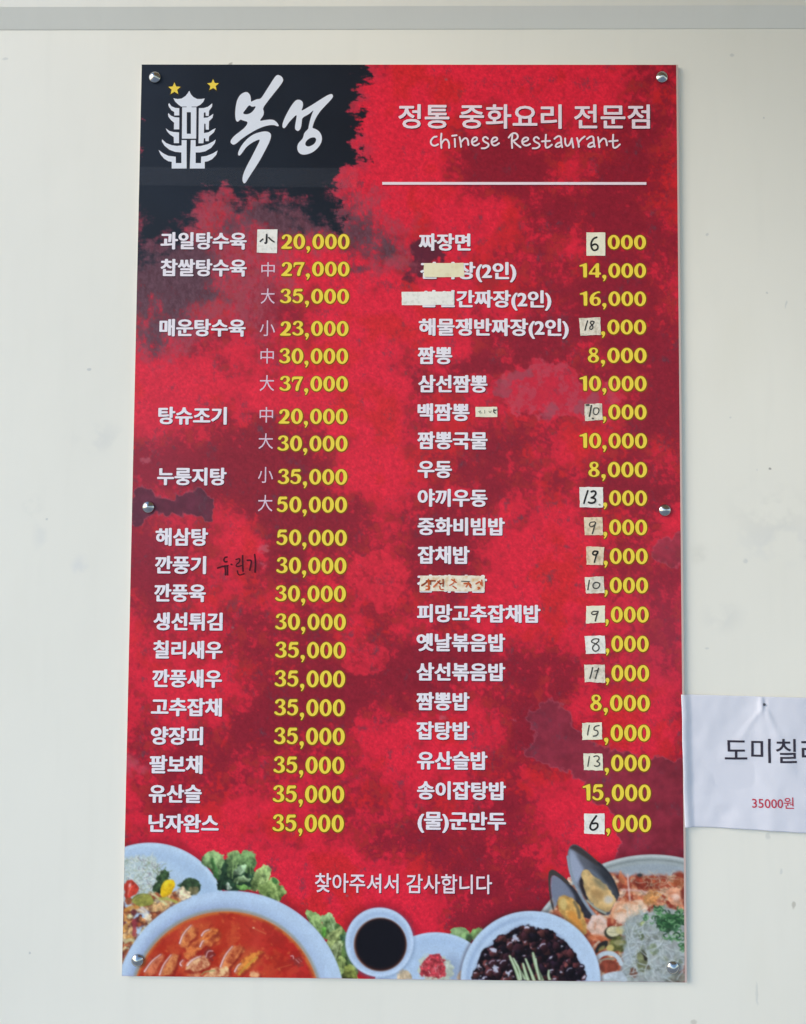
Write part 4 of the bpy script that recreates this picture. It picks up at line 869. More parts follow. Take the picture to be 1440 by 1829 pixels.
# ---- price figures, drawn as outlines (height 1, baseline 0)
def zz(pts, ox, base): return [((x-ox)/262., (base-y)/262.) for x, y in pts]
def ell(cx, cy, rx, ry, n=20): return [(cx+rx*math.cos(2*math.pi*i/n), cy+ry*math.sin(2*math.pi*i/n)) for i in range(n)]
DIG = {
 '0': ([ell(.39, .49, .39, .515, 26), ell(.39, .49, .150, .365, 20)], .80),
 '2': ([zz([(115, 322), (212, 324), (300, 322), (303, 285), (255, 283), (205, 281), (262, 235), (298, 185), (302, 130), (275, 84), (215, 66), (160, 78), (128, 108), (123, 142), (150, 158), (175, 138), (180, 108), (208, 96), (230, 118), (235, 152), (215, 198), (170, 250), (113, 300)], 115, 322)], .76),
 '7': ([zz([(325, 545), (420, 545), (517, 545), (515, 565), (470, 655), (448, 730), (440, 797), (385, 797), (393, 720), (428, 640), (465, 588), (400, 590), (352, 596), (342, 640), (325, 638)], 325, 797)], .76),
 '3': ([zz([(108, 1065), (138, 1022), (200, 1006), (258, 1020), (284, 1055), (280, 1095), (238, 1132), (275, 1148), (296, 1185), (292, 1228), (255, 1262), (195, 1274), (138, 1262), (102, 1236), (106, 1208), (135, 1206), (160, 1230), (190, 1242), (222, 1230), (236, 1200), (230, 1165), (200, 1148), (172, 1146), (172, 1120), (202, 1116), (224, 1096), (228, 1066), (214, 1042), (190, 1036), (170, 1050), (158, 1080), (130, 1086)], 102, 1272)], .77),
 '5': ([zz([(345, 1012), (420, 1014), (492, 1010), (490, 1058), (440, 1058), (388, 1058), (380, 1102), (420, 1090), (470, 1104), (503, 1145), (504, 1198), (475, 1247), (420, 1273), (362, 1265), (322, 1240), (320, 1208), (345, 1203), (372, 1230), (402, 1242), (432, 1228), (446, 1185), (435, 1145), (405, 1126), (372, 1132), (352, 1150), (328, 1142)], 320, 1272)], .76),
 '1': ([[(0, .84), (.22, .92), (.40, 1.0), (.50, 1.0), (.50, .5), (.50, 0), (.38, 0), (.26, 0), (.26, .4), (.25, .78), (.12, .77), (.02, .77)]], .58),
 '4': ([[(0, .32), (.24, .66), (.50, 1), (.58, 1.0), (.67, 1), (.67, .66), (.67, .34), (.80, .34), (.80, .20), (.67, .20), (.67, 0), (.55, 0), (.43, 0), (.43, .2), (.2, .2), (0, .2)], [(.16, .34), (.3, .34), (.44, .34), (.44, .55), (.44, .76)]], .82),
 '6': ([[(.74, .90), (.70, 1.0), (.48, .98), (.22, .85), (.05, .62), (.01, .36), (.09, .12), (.27, -.01), (.5, -.02), (.71, .1), (.78, .31), (.71, .52), (.52, .62), (.36, .60), (.29, .56), (.36, .74), (.52, .88)], ell(.42, .30, .14, .20, 14)], .80),
 '8': ([[(.37, 1.01), (.58, .96), (.67, .80), (.62, .64), (.50, .56), (.68, .43), (.74, .26), (.64, .06), (.37, -.02), (.10, .06), (.0, .26), (.06, .42), (.24, .53), (.12, .64), (.08, .79), (.17, .96)], ell(.39, .77, .12, .135, 12), ell(.36, .25, .15, .165, 12)], .78),
 ',': ([zz([(545, 276), (590, 270), (610, 300), (600, 345), (568, 392), (548, 384), (572, 346), (545, 332), (533, 300)], 533, 320)], .375)}
def price(text, x0, x1, y0, y1):
    fl = Flat(); pos = 0; items = []
    for ch in text:
        loops, adv = DIG[ch]; lp = [smooth_poly(L_, 0 if len(L_) > 18 and ch == '0' else (1 if ch in '14' else 2)) for L_ in loops]
        items.append((lp, pos, ch)); pos += adv+.045
        if ch != ',' and text[text.index(ch)+1:text.index(ch)+2] == ',' and ch == text[max(0, text.index(',')-1)]: pos += .0
    xs = [p_[0]+q for lp, q, ch in items for p_ in lp[0]]; w0, w1 = min(xs), max(xs)
    a = px2uv([(x0, (y0+y1)/2)])[0]; b = px2uv([(x1, (y0+y1)/2)])[0]; hh = (y1-y0)*PXM; su = (b[0]-a[0])/(w1-w0); v0 = (a[1]+b[1])/2-hh/2
    for lp, q, ch in items:
        fl.add(*_t(lp, q, w0, a, su, v0, hh, 0), .0002, 0)
        fl.add(*_t(lp, q, w0, a, su, v0, hh, .058), .00010, 1)
    fl.build('price_lettering', [M_YEL, M_YSH])
def _t(lp, q, w0, a, su, v0, hh, grow):
    L2 = []
    for k, P_ in enumerate(lp):
        P_ = np.array(P_) if grow == 0 else offset_loop(P_, grow if k == 0 else -grow*.9)
        L2.append([(a[0]+(x+q-w0)*su+(.5*PXM if grow else 0), v0+y*hh-(.5*PXM if grow else 0)) for x, y in P_])
    return tess(L2)
for row in (("20,000", 502.5, 624.5, 417.5, 445), ("27,000", 502.5, 624.5, 467, 493.5), ("35,000", 500.5, 623.6, 515.5, 542.3), ("23,000", 500.5, 622.7, 573, 600), ("30,000", 499, 622, 622, 649.6),
            ("37,000", 499.6, 621.5, 671.5, 698.6), ("20,000", 498, 621, 729.8, 757), ("30,000", 496, 621, 778, 805.6), ("35,000", 496.7, 620.4, 837.7, 865), ("50,000", 495, 620, 887, 915),
            ("50,000", 494.4, 619.8, 946, 974), ("30,000", 494, 619, 995.5, 1024), ("30,000", 492, 618, 1046, 1074), ("30,000", 492, 618, 1096.3, 1124.7), ("35,000", 492, 617.3, 1146.7, 1175),
            ("35,000", 491, 616.7, 1197.7, 1226.5), ("35,000", 490.5, 616.4, 1249, 1278), ("35,000", 489.8, 616, 1300, 1329.2), ("35,000", 488.8, 615.3, 1351.6, 1380.6), ("35,000", 487.5, 615, 1403.3, 1432.7),
            ("35,000", 487, 614.4, 1455.3, 1484.7),
            ("000", 1085.6, 1154, 419.5, 445.3), ("14,000", 1035, 1154, 470, 496), ("16,000", 1035.7, 1154, 520.3, 546.4), (",000", 1073.5, 1154, 570.7, 597), ("8,000", 1050, 1155, 621, 648), ("10,000", 1035, 1155, 671.3, 698.3),
            (",000", 1075.5, 1155, 722.5, 749), ("10,000", 1035, 1155.7, 773.6, 800.3), ("8,000", 1051, 1155.7, 825, 852), (",000", 1077, 1155.7, 876, 902.7), (",000", 1077, 1156, 928, 955), (",000", 1078, 1157, 979.5, 1006.7),
            (",000", 1078, 1157.6, 1031.5, 1058.7), (",000", 1080, 1158.7, 1083.6, 1111), (",000", 1081, 1158.7, 1135.7, 1163.3), (",000", 1081, 1159.5, 1188, 1216), ("8,000", 1054.5, 1160.6, 1241.3, 1269.3), (",000", 1079, 1161.4, 1294.6, 1322.8),
            (",000", 1080, 1161.4, 1348.4, 1376.5), ("15,000", 1040.6, 1162.5, 1401.3, 1429.5), (",000", 1082.5, 1163, 1456, 1484.6)):
    price(*row)

# ---- emblem, brush name, stars, rule, handwritten English line
fl = Flat()
def zp(pts): return px2uv(Z(pts, 275, 135, 125/1306.))
EMB = [[[(662, 285), (690, 350), (740, 405), (810, 440), (880, 440), (950, 428), (925, 490), (870, 545), (800, 580), (705, 580), (705, 592), (795, 592), (790, 1178), (525, 1178), (530, 592), (612, 592), (612, 580), (510, 580), (460, 545), (400, 490), (365, 425), (440, 440), (520, 430), (590, 385), (635, 330)],
        [(615, 685), (692, 685), (692, 1088), (615, 1088)]],
       [[(285, 515), (330, 575), (400, 605), (475, 610), (475, 745), (380, 745), (380, 680), (330, 650), (285, 590), (270, 545)]],
       [[(275, 705), (320, 750), (390, 778), (475, 785), (475, 1005), (375, 1005), (378, 880), (320, 830), (275, 770), (265, 720)]],
       [[(220, 985), (290, 1035), (370, 1055), (470, 1062), (470, 1262), (375, 1262), (372, 1150), (300, 1100), (250, 1045)]],
       [[(155, 1190), (230, 1260), (330, 1300), (430, 1315), (520, 1305), (520, 1205), (612, 1205), (612, 1735), (335, 1735), (335, 1610), (270, 1600), (190, 1550), (125, 1470), (90, 1390), (180, 1455), (270, 1500), (410, 1515), (410, 1635), (515, 1635), (515, 1435), (400, 1425), (290, 1385), (200, 1310), (150, 1230)]],
       [[(1090, 520), (1085, 580), (1030, 660), (1025, 755), (970, 755), (965, 690), (935, 690), (930, 790), (1000, 785), (1070, 745), (1110, 715), (1095, 790), (1030, 855), (1025, 1010), (970, 1010), (965, 900), (940, 900), (935, 1075), (1020, 1060), (1100, 1010), (1155, 985), (1120, 1060), (1030, 1140), (1025, 1225), (965, 1225), (960, 1170), (935, 1170), (925, 1265), (835, 1265), (840, 610), (930, 608), (1010, 585), (1060, 545)]],
       [[(690, 1205), (780, 1205), (780, 1325), (880, 1315), (1000, 1285), (1100, 1235), (1155, 1195), (1140, 1260), (1070, 1350), (960, 1415), (860, 1435), (780, 1435), (780, 1635), (880, 1635), (885, 1515), (990, 1500), (1100, 1455), (1190, 1400), (1165, 1480), (1090, 1560), (1010, 1600), (950, 1610), (950, 1735), (672, 1735)]]]
for lp in EMB:
    L_ = [zp(q) for q in lp]; fl.add(*tess(L_), .0002, 0)
    fl.add(*tess([offset_loop(L_[0], 1.3*PXM)]+[offset_loop(q, -1.0*PXM) for q in L_[1:]]), .0001, 1)
o = fl.build('pagoda_emblem', [M_LOGO, M_LGL]); o['label'] = 'white pagoda emblem on the black corner'
for cx_, cy_, R_, rot in ((385, 248, 118, 0), (1105, 180, 112, 0)):
    fl = Flat()
    for gr_, n, mi in ((1.0, .0002, 0), (1.28, .0001, 1)):
        pts = [(cx_+R_*gr_*(1 if i % 2 == 0 else .46)*math.sin(math.pi*i/5+rot), cy_+(8 if mi else 0)-R_*gr_*(1 if i % 2 == 0 else .46)*math.cos(math.pi*i/5+rot)) for i in range(10)]
        fl.add(*tess([zp(pts)]), n, mi)
    fl.build('gold_star', [M_STAR, M_STSH])
BRUSH = [[[(670, 60), (715, 85), (730, 130), (700, 180), (620, 280), (540, 380), (475, 470), (492, 510), (485, 560), (430, 630), (500, 615), (590, 606), (640, 630), (675, 680), (665, 694), (620, 675), (560, 675), (480, 695), (390, 735), (290, 795), (210, 850), (150, 905), (115, 918), (82, 895), (85, 860), (130, 805), (200, 755), (270, 695), (300, 635), (240, 622), (205, 605), (185, 625), (165, 637), (146, 615), (138, 540), (148, 430), (170, 350), (215, 290), (280, 266), (320, 300), (332, 350), (330, 395), (365, 376), (410, 358), (452, 356), (490, 300), (550, 205), (610, 110), (640, 70)],
          [(312, 425), (345, 455), (395, 440), (380, 475), (345, 520), (290, 547), (226, 538), (270, 480)]],
         [[(430, 765), (510, 750), (562, 765), (582, 800), (565, 870), (510, 980), (440, 1110), (370, 1220), (310, 1310), (265, 1388), (240, 1388), (226, 1340), (240, 1270), (285, 1170), (340, 1070), (400, 950), (452, 848), (400, 862), (330, 900), (270, 950), (225, 1015), (195, 1052), (173, 1042), (178, 1000), (220, 920), (290, 840), (360, 790)]],
         [[(915, 363), (952, 375), (972, 410), (965, 460), (945, 507), (1020, 465), (1120, 405), (1210, 345), (1290, 300), (1327, 295), (1341, 325), (1310, 370), (1230, 450), (1160, 530), (1110, 620), (1085, 700), (1088, 715), (1130, 725), (1180, 765), (1205, 830), (1192, 900), (1140, 970), (1070, 1020), (980, 1042), (920, 1022), (896, 960), (910, 900), (960, 850), (975, 820), (985, 770), (1035, 725), (1040, 690), (1055, 620), (1080, 540), (1105, 485), (1040, 545), (958, 585), (955, 640), (945, 710), (920, 748), (890, 745), (868, 715), (885, 620), (897, 540), (840, 595), (790, 650), (755, 705), (730, 718), (713, 685), (735, 610), (790, 500), (840, 420), (880, 373)],
          [(1080, 825), (1125, 828), (1134, 870), (1100, 915), (1040, 942), (998, 928), (998, 885), (1035, 845)]]]
for lp in BRUSH:
    fl = Flat(); L_ = [px2uv(Z(smooth_poly(q, 2), 400, 125, 210/1440.)) for q in lp]
    fl.add(*tess(L_), .0002, 0); fl.add(*tess([offset_loop(L_[0], 1.5*PXM)]+[offset_loop(q, -1.2*PXM) for q in L_[1:]]), .0001, 1)
    fl.build('brush_lettering', [M_LOGO, M_LGL])
fl = Flat(); q = px2uv([(683, 330), (1154.6, 330.2), (1154.6, 325.4), (683, 325.2)]); fl.add(q, [(0, 1, 2, 3)], .0002, 0)
q = px2uv([(684, 332.3), (1156, 332.5), (1156, 329), (684, 329)]); fl.add(q, [(0, 1, 2, 3)], .0001, 1); fl.build('white_rule', [M_WHITE2, M_WSH])
A1, A2 = (755, 225), (935, 225); kk = 190/1440.
EN = [(A1, [(190, 145), (150, 150), (108, 200), (115, 250), (160, 275), (210, 250)]), (A1, [(255, 105), (245, 200), (255, 300)]), (A1, [(250, 250), (290, 185), (335, 185), (360, 240), (358, 300)]),
      (A1, [(400, 135), (460, 128)]), (A1, [(435, 175), (440, 285)]), (A1, [(500, 155), (515, 220), (520, 285)]), (A1, [(515, 230), (560, 170), (595, 165), (615, 200), (620, 260)]),
      (A1, [(670, 225), (740, 195), (735, 155), (690, 158), (660, 210), (680, 260), (720, 270), (765, 240)]), (A1, [(885, 175), (850, 145), (810, 175), (830, 215), (890, 240), (895, 275), (850, 305), (800, 305)]),
      (A1, [(935, 225), (1015, 192), (1005, 155), (955, 158), (928, 210), (945, 260), (985, 270), (1035, 235)]), (A1, [(1215, 120), (1205, 200), (1212, 300)]), (A1, [(1165, 160), (1200, 110), (1250, 95), (1290, 125), (1285, 175), (1220, 205)]),
      (A1, [(1225, 205), (1270, 250), (1325, 290)]), (A2, [(-15, 225), (70, 192), (60, 158), (10, 158), (-25, 210), (0, 260), (50, 270), (90, 245)]), (A2, [(210, 175), (175, 145), (135, 175), (150, 215), (210, 240), (225, 275), (180, 305), (125, 305)]),
      (A2, [(305, 120), (298, 220), (300, 300), (345, 290), (385, 255)]), (A2, [(250, 210), (360, 205)]), (A2, [(420, 175), (470, 135), (510, 150), (510, 230), (525, 290)]), (A2, [(510, 220), (450, 240), (430, 280), (470, 290), (515, 262)]),
      (A2, [(565, 170), (565, 240), (590, 280), (630, 250), (655, 170)]), (A2, [(655, 170), (665, 240), (675, 295)]), (A2, [(725, 165), (745, 230), (750, 285)]), (A2, [(745, 230), (780, 180), (830, 145)]),
      (A2, [(860, 180), (910, 140), (950, 150), (950, 230), (965, 285)]), (A2, [(950, 220), (890, 240), (870, 280), (910, 290), (957, 265)]), (A2, [(1010, 155), (1020, 220), (1028, 290)]), (A2, [(1022, 235), (1070, 170), (1110, 175), (1125, 220), (1130, 265)]),
      (A2, [(1215, 120), (1210, 220), (1215, 300), (1260, 295), (1305, 250)]), (A2, [(1160, 210), (1275, 200)])]
fl = Flat()
for i, (A, pts) in enumerate(EN):
    P = Z(pts, A[0], A[1], kk); ribbon(fl, P, 3.3, .00025+.00007*(i % 3), 0); ribbon(fl, [(x+1, y+1.3) for x, y in P], 3.6, .00003+.00007*(i % 3), 1)
o = fl.build('english_lettering', [M_WHITE2, M_WSH]); o['label'] = 'white handwritten style English line under the heading'
fl = Flat()
for i, pts in enumerate([[(370, 215), (310, 225), (285, 300), (320, 345), (370, 330)], [(130, 500), (250, 455), (395, 435)], [(320, 450), (330, 560), (335, 672)], [(375, 450), (385, 560), (385, 672)], [(478, 400), (495, 410)],
                         [(600, 280), (705, 245), (690, 350), (610, 400), (605, 470), (740, 435)], [(772, 180), (770, 380), (782, 575)], [(635, 570), (665, 690), (810, 645)], [(890, 300), (1000, 290), (985, 420), (955, 550)], [(1080, 150), (1105, 350), (1090, 605)]]):
    ribbon(fl, Z(pts, 380, 980, 100/1440.), 3.1 if i not in (5, 7) else 2.4, .0002+.00007*(i % 3), 0)
o = fl.build('handwritten_note', [M_ONRED]); o['label'] = 'dark handwriting added on the red print after the third dish below'

# ------------------------------------------------------------------ paper patches stuck on the board
def paper_mat(name, c1, c2, scale=260, thr=(.5, .75)):
    m, nt, bs = new_mat(name); N, L = nt.nodes, nt.links
    tc = N.new('ShaderNodeTexCoord'); n = N.new('ShaderNodeTexNoise'); n.inputs['Scale'].default_value = scale; n.inputs['Detail'].default_value = 4
    gx = N.new('ShaderNodeObjectInfo'); ad = N.new('ShaderNodeVectorMath'); ad.operation = 'ADD'
    L.new(tc.outputs['Object'], ad.inputs[0]); L.new(gx.outputs['Location'], ad.inputs[1]); L.new(ad.outputs[0], n.inputs['Vector'])
    cr = N.new('ShaderNodeValToRGB'); cr.color_ramp.elements[0].position = thr[0]; cr.color_ramp.elements[1].position = thr[1]
    cr.color_ramp.elements[0].color = c1; cr.color_ramp.elements[1].color = c2
    L.new(n.outputs['Fac'], cr.inputs['Fac']); L.new(cr.outputs[0], bs.inputs['Base Color']); bs.inputs['Roughness'].default_value = .65
    bp = N.new('ShaderNodeBump'); bp.inputs['Strength'].default_value = .4; bp.inputs['Distance'].default_value = .0004
    L.new(n.outputs['Fac'], bp.inputs['Height']); L.new(bp.outputs[0], bs.inputs['Normal'])
    return m
P_CREAM = paper_mat('cream_sticker_paper', pc(232, 228, 204), pc(222, 216, 190))
P_GREY = paper_mat('soiled_sticker_paper', pc(226, 218, 200), pc(176, 164, 144), 200, (.48, .72))
P_WHITE = paper_mat('white_sticker_paper', pc(234, 232, 224), pc(208, 205, 194), 220, (.5, .75))
P_TAN = paper_mat('tan_sticker_paper', pc(226, 208, 178), pc(176, 150, 116), 180, (.48, .75))
P_YELLOW = paper_mat('pale_yellow_tape_paper', pc(232, 224, 188), pc(222, 208, 166), 120)
P_STAIN = paper_mat('stained_tape_paper', pc(234, 226, 206), pc(216, 172, 120), 150, (.46, .72))
def patch(label, corners, mat, strokes=(), group=None, n_=9, lift=.0018, ragged=.25, name='price_sticker', cat='paper sticker'):
    """a small paper quad lying on the board, slightly uneven, with pen strokes as its part"""
    c_ = px2uv(corners); ctr = c_.mean(0); root_p = board(ctr[:1], ctr[1:2], .0003)[0]
    s_ = np.linspace(0, 1, n_); A, B = np.meshgrid(s_, s_); sd_ = int(abs(corners[0][0]*7+corners[0][1]*13)) % 1000; rs = np.random.RandomState(sd_)
    UV = ((1-A)[..., None]*(1-B)[..., None]*c_[0]+A[..., None]*(1-B)[..., None]*c_[1]+A[..., None]*B[..., None]*c_[2]+(1-A)[..., None]*B[..., None]*c_[3])
    edge = (A == 0) | (A == 1) | (B == 0) | (B == 1)
    UV = UV+rs.randn(*UV.shape)*PXM*ragged*edge[..., None]
    w_ = (UV[..., 0].max()-UV[..., 0].min()); hgt = .00055+.00022*fbm(UV[..., 0]/w_*20, UV[..., 1]/w_*20, 9, 2, sd_ % 6)
    cl = rs.randint(4); cu_ = [(1-A)*(1-B), A*(1-B), A*B, (1-A)*B][cl]; hgt = hgt+lift*np.clip(cu_-.55, 0, 1)**1.5
    hgt = np.maximum(hgt, .00040)
    top = np.column_stack([UV.reshape(-1, 2), hgt.ravel()]); bot = top.copy(); bot[:, 2] -= .00012
    P = np.vstack([board(top[:, 0], top[:, 1], top[:, 2]), board(bot[:, 0], bot[:, 1], bot[:, 2])])
    Q = []; N2 = n_*n_; ix = np.arange(N2).reshape(n_, n_)
    for i in range(n_-1):
        for j in range(n_-1):
            Q.append((ix[i+1, j], ix[i+1, j+1], ix[i, j+1], ix[i, j])); Q.append((N2+ix[i, j], N2+ix[i, j+1], N2+ix[i+1, j+1], N2+ix[i+1, j]))
    rim = list(ix[0, :])+list(ix[1:, -1])+list(ix[-1, ::-1][1:])+list(ix[::-1, 0][1:-1])
    for a, b in zip(rim, rim[1:]+rim[:1]): Q.append((a, b, N2+b, N2+a))
    o = mesh_obj(name, P, Q, mat); tag(o, label, cat, group)
    if strokes:
        fl = Flat()
        for i, (pts, w, mi) in enumerate(strokes): ribbon(fl, pts, w, .0001*(i % 4), mi)
        def surf(Aa):
            # follow the paper: nearest grid height
            G = UV.reshape(-1, 2); hh = hgt.ravel(); out = np.empty(len(Aa))
            for k, (u, v, n) in enumerate(Aa):
                d = (G[:, 0]-u)**2+(G[:, 1]-v)**2; near = np.argsort(d)[:4]; wt = 1/(d[near]+1e-9); out[k] = (hh[near]*wt).sum()/wt.sum()+n+.00022
            return board(Aa[:, 0], Aa[:, 1], out)
        fl.build('handwriting', [M_PEN, M_PEN2, M_ORNG, M_ORND, M_FAINT], o, surf)
    return o
def z9(ox, oy, pts, k=9.): return [(ox+x/k, oy+y/k) for x, y in pts]
GR = None
patch('white sticker with a small black 小 sign, left of the first price 20,000', [(460, 410), (496, 410), (495, 452.5), (459, 451.5)], P_WHITE,
      [([(476.8, 419.5), (476.5, 428), (476.2, 435), (473.8, 434.6)], 3.4, 0), ([(469.8, 427.5), (465.2, 431.8)], 2.6, 0), ([(480.5, 424.8), (485, 429.5), (489.8, 432.6)], 2.8, 0)], ragged=.1, lift=.0003)
patch('cream sticker with a bold black 6 beside 000, topmost in the right price column', [(1047.3, 415.6), (1081, 415.6), (1081.2, 457), (1047.5, 457)], P_CREAM,
      [(z9(1020, 400, [(412, 218), (360, 235), (322, 300), (320, 360), (345, 420), (390, 430), (432, 400), (428, 345), (380, 322), (332, 352)]), 3.3, 0)], ragged=.1, lift=.0003)
patch('cream sticker with a thin slanted handwritten 18, tilted slightly anticlockwise', [(1034.4, 568.5), (1072.2, 567.2), (1073, 598.2), (1036.6, 600)], P_GREY,
      [(z9(1020, 550, [(265, 210), (240, 290), (222, 362)]), 2.2, 0), (z9(1020, 550, [(365, 225), (325, 210), (305, 245), (340, 280), (355, 320), (320, 355), (292, 335), (310, 295), (355, 265), (368, 225)]), 2.0, 0)])
patch('soiled sticker with handwritten 10 and a dark smudge at its top left corner', [(1043.5, 722), (1075, 720.5), (1076.5, 749.8), (1045, 752)], P_GREY,
      [(z9(1020, 700, [(245, 212), (285, 212)]), 3.2, 1), (z9(1020, 700, [(325, 220), (310, 310), (292, 395)]), 2.6, 0), (z9(1020, 700, [(370, 260), (350, 320), (375, 372), (425, 360), (452, 300), (430, 255), (370, 262)]), 2.0, 1), (z9(1020, 700, [(340, 428), (355, 432)]), 3, 1)])
patch('white speckled sticker with a bold black handwritten 13', [(1034.6, 870), (1077, 870.3), (1077.5, 906.8), (1035.8, 905.8)], P_WHITE,
      [(z9(1020, 860, [(268, 150), (235, 250), (205, 350)]), 3.2, 0), (z9(1020, 860, [(325, 165), (370, 148), (405, 185), (365, 245), (325, 262)]), 3.4, 0), (z9(1020, 860, [(330, 258), (395, 280), (385, 335), (320, 352), (280, 335)]), 3.4, 0), (z9(1020, 860, [(450, 370), (462, 376)]), 3, 4)])
patch('tan sticker with a thin grey handwritten 9 just under the bold 13 sticker', [(1043, 924.3), (1075.8, 923.6), (1077, 955.6), (1044.6, 956)], P_TAN,
      [(z9(1020, 860, [(370, 650), (310, 655), (285, 700), (320, 735), (375, 705), (395, 660), (372, 645)]), 2.0, 1), (z9(1020, 860, [(392, 665), (365, 750), (340, 838)]), 2.3, 1)])
patch('small tan sticker with a smudged dark 9 with a tiny loop', [(1047, 976), (1079, 977), (1077, 1009.3), (1047.6, 1008.5)], P_TAN,
      [(z9(1020, 860, [(425, 1125), (370, 1115), (340, 1155), (370, 1188), (425, 1160), (428, 1125)]), 3.0, 0), (z9(1020, 860, [(425, 1130), (395, 1210), (372, 1300)]), 2.6, 0)])
patch('grey soiled sticker with thin well spaced handwritten 10', [(1044, 1031), (1078, 1029.5), (1080, 1058.8), (1047, 1060.4)], P_GREY,
      [(z9(1020, 1020, [(292, 148), (280, 220), (268, 300)]), 2.3, 1), (z9(1020, 1020, [(385, 180), (345, 215), (355, 270), (410, 285), (455, 250), (462, 200), (420, 178), (375, 188)]), 2.2, 1)])
patch('pale sticker with a thin black 9 with a flattened loop, below the spaced 10', [(1047.6, 1082.5), (1080.6, 1081.4), (1080, 1112), (1046.3, 1113.4)], P_CREAM,
      [(z9(1020, 1020, [(425, 650), (350, 645), (320, 680), (360, 705), (420, 680), (432, 645)]), 2.3, 1), (z9(1020, 1020, [(432, 650), (405, 730), (388, 800)]), 2.6, 1)])
patch('pale sticker with a tall open handwritten 8', [(1044.5, 1136), (1080.3, 1135.3), (1081.6, 1166.8), (1046.3, 1167.8)], P_WHITE,
      [(z9(1020, 1120, [(445, 195), (385, 182), (330, 210), (325, 245), (400, 265), (450, 310), (445, 365), (390, 392), (345, 365), (345, 310), (400, 262), (445, 225), (440, 190)]), 2.2, 1)])
patch('grey smeared sticker with handwritten 11 joined like an H', [(1043.3, 1187), (1080.3, 1187), (1081, 1219.6), (1044.3, 1218)], P_GREY,
      [(z9(1020, 1120, [(345, 650), (325, 740), (300, 825)]), 2.4, 1), (z9(1020, 1120, [(440, 660), (415, 740), (390, 825)]), 2.4, 1), (z9(1020, 1120, [(375, 705), (425, 690)]), 1.6, 1)])
patch('cream sticker with light handwritten 15', [(1039.6, 1291), (1074.6, 1290.2), (1075.6, 1320.6), (1040, 1321.4)], P_CREAM,
      [(z9(1020, 1280, [(292, 140), (275, 220), (265, 292)]), 2.2, 1), (z9(1020, 1280, [(450, 140), (375, 155), (362, 215), (425, 220), (435, 270), (405, 305), (355, 310)]), 2.2, 1)])
patch('cream sticker with light handwritten 13 on the maroon print', [(1042, 1345.6), (1076, 1345.6), (1077, 1376), (1043, 1375)], P_CREAM,
      [(z9(1020, 1280, [(292, 640), (280, 720), (268, 795)]), 2.1, 1), (z9(1020, 1280, [(365, 640), (410, 622), (450, 645), (445, 690), (400, 715), (458, 735), (455, 785), (405, 800), (375, 785)]), 2.2, 1)])
patch('white sticker with a bold black 6, lowest in the right price column', [(1043, 1453), (1080, 1453), (1079.6, 1489.8), (1043.6, 1488.6)], P_WHITE,
      [(Z([(1000, 632), (975, 665), (968, 690), (985, 702), (1008, 685), (1005, 665), (980, 668)], 690, 1220, .375), 3.4, 0)])
patch('pale yellow blank tape covering the start of the second dish name on the right', [(757, 470.5), (828, 470), (830, 494.5), (757.5, 495.5)], P_YELLOW, (), n_=9, ragged=.28, name='cover_tape', cat='paper tape')
patch('white blank tape jutting left of the third dish name on the right', [(717.6, 521.3), (811, 521), (811.5, 545), (718, 545.6)], P_WHITE, (), n_=9, ragged=.28, name='cover_tape', cat='paper tape')
patch('small narrow white label with faded pencil to the right of 백짬뽕', [(849, 727), (888, 727), (888.5, 745), (849.8, 745)], P_CREAM,
      [(Z([(1055, 215), (1100, 200), (1060, 235), (1110, 235)], 730, 710, 170/1440.), 1.3, 4), (Z([(1150, 195), (1150, 240)], 730, 710, 170/1440.), 1.3, 4), (Z([(1215, 210), (1230, 235), (1250, 205)], 730, 710, 170/1440.), 1.5, 4),
       (Z([(1290, 180), (1280, 220), (1310, 240)], 730, 710, 170/1440.), 2.0, 1), (Z([(1325, 190), (1300, 200)], 730, 710, 170/1440.), 2.0, 1)], n_=7, ragged=.15, name='name_label', cat='paper label')
zt = lambda p: Z(p, 730, 1015, 170/1440.)
patch('stained tape strip covering a dish name with smeared orange handwriting', [(751, 1028), (866, 1028), (865.6, 1056.6), (749.5, 1055.5)], P_STAIN,
      [(zt([(290, 190), (250, 230), (200, 260)]), 3.4, 3), (zt([(270, 190), (400, 190)]), 3, 3), (zt([(300, 170), (305, 260), (300, 320)]), 3.4, 2), (zt([(330, 200), (330, 240)]), 3, 3), (zt([(265, 270), (320, 270), (315, 320), (265, 320)]), 2.6, 2),
       (zt([(470, 190), (430, 230), (380, 280)]), 3.4, 2), (zt([(440, 200), (480, 240)]), 2.6, 3), (zt([(520, 170), (525, 210), (520, 270)]), 3, 3), (zt([(480, 230), (530, 225)]), 2.2, 3), (zt([(470, 270), (475, 320), (525, 322)]), 2.6, 2),
       (zt([(650, 170), (720, 215)]), 2.6, 2), (zt([(690, 165), (690, 220), (620, 260)]), 2.4, 2), (zt([(670, 270), (720, 305)]), 2.6, 2), (zt([(800, 195), (920, 200)]), 1.8, 1), (zt([(840, 230), (900, 230), (870, 280)]), 3, 2), (zt([(900, 215), (940, 290)]), 3, 2), (zt([(920, 230), (940, 260)]), 3.4, 2),
       (zt([(1020, 235), (1080, 195), (1090, 240)]), 3, 2), (zt([(1105, 180), (1110, 260)]), 2.8, 2), (zt([(1050, 290), (1085, 300), (1050, 315)]), 3, 2)], n_=11, ragged=.3, name='cover_tape', cat='paper tape')
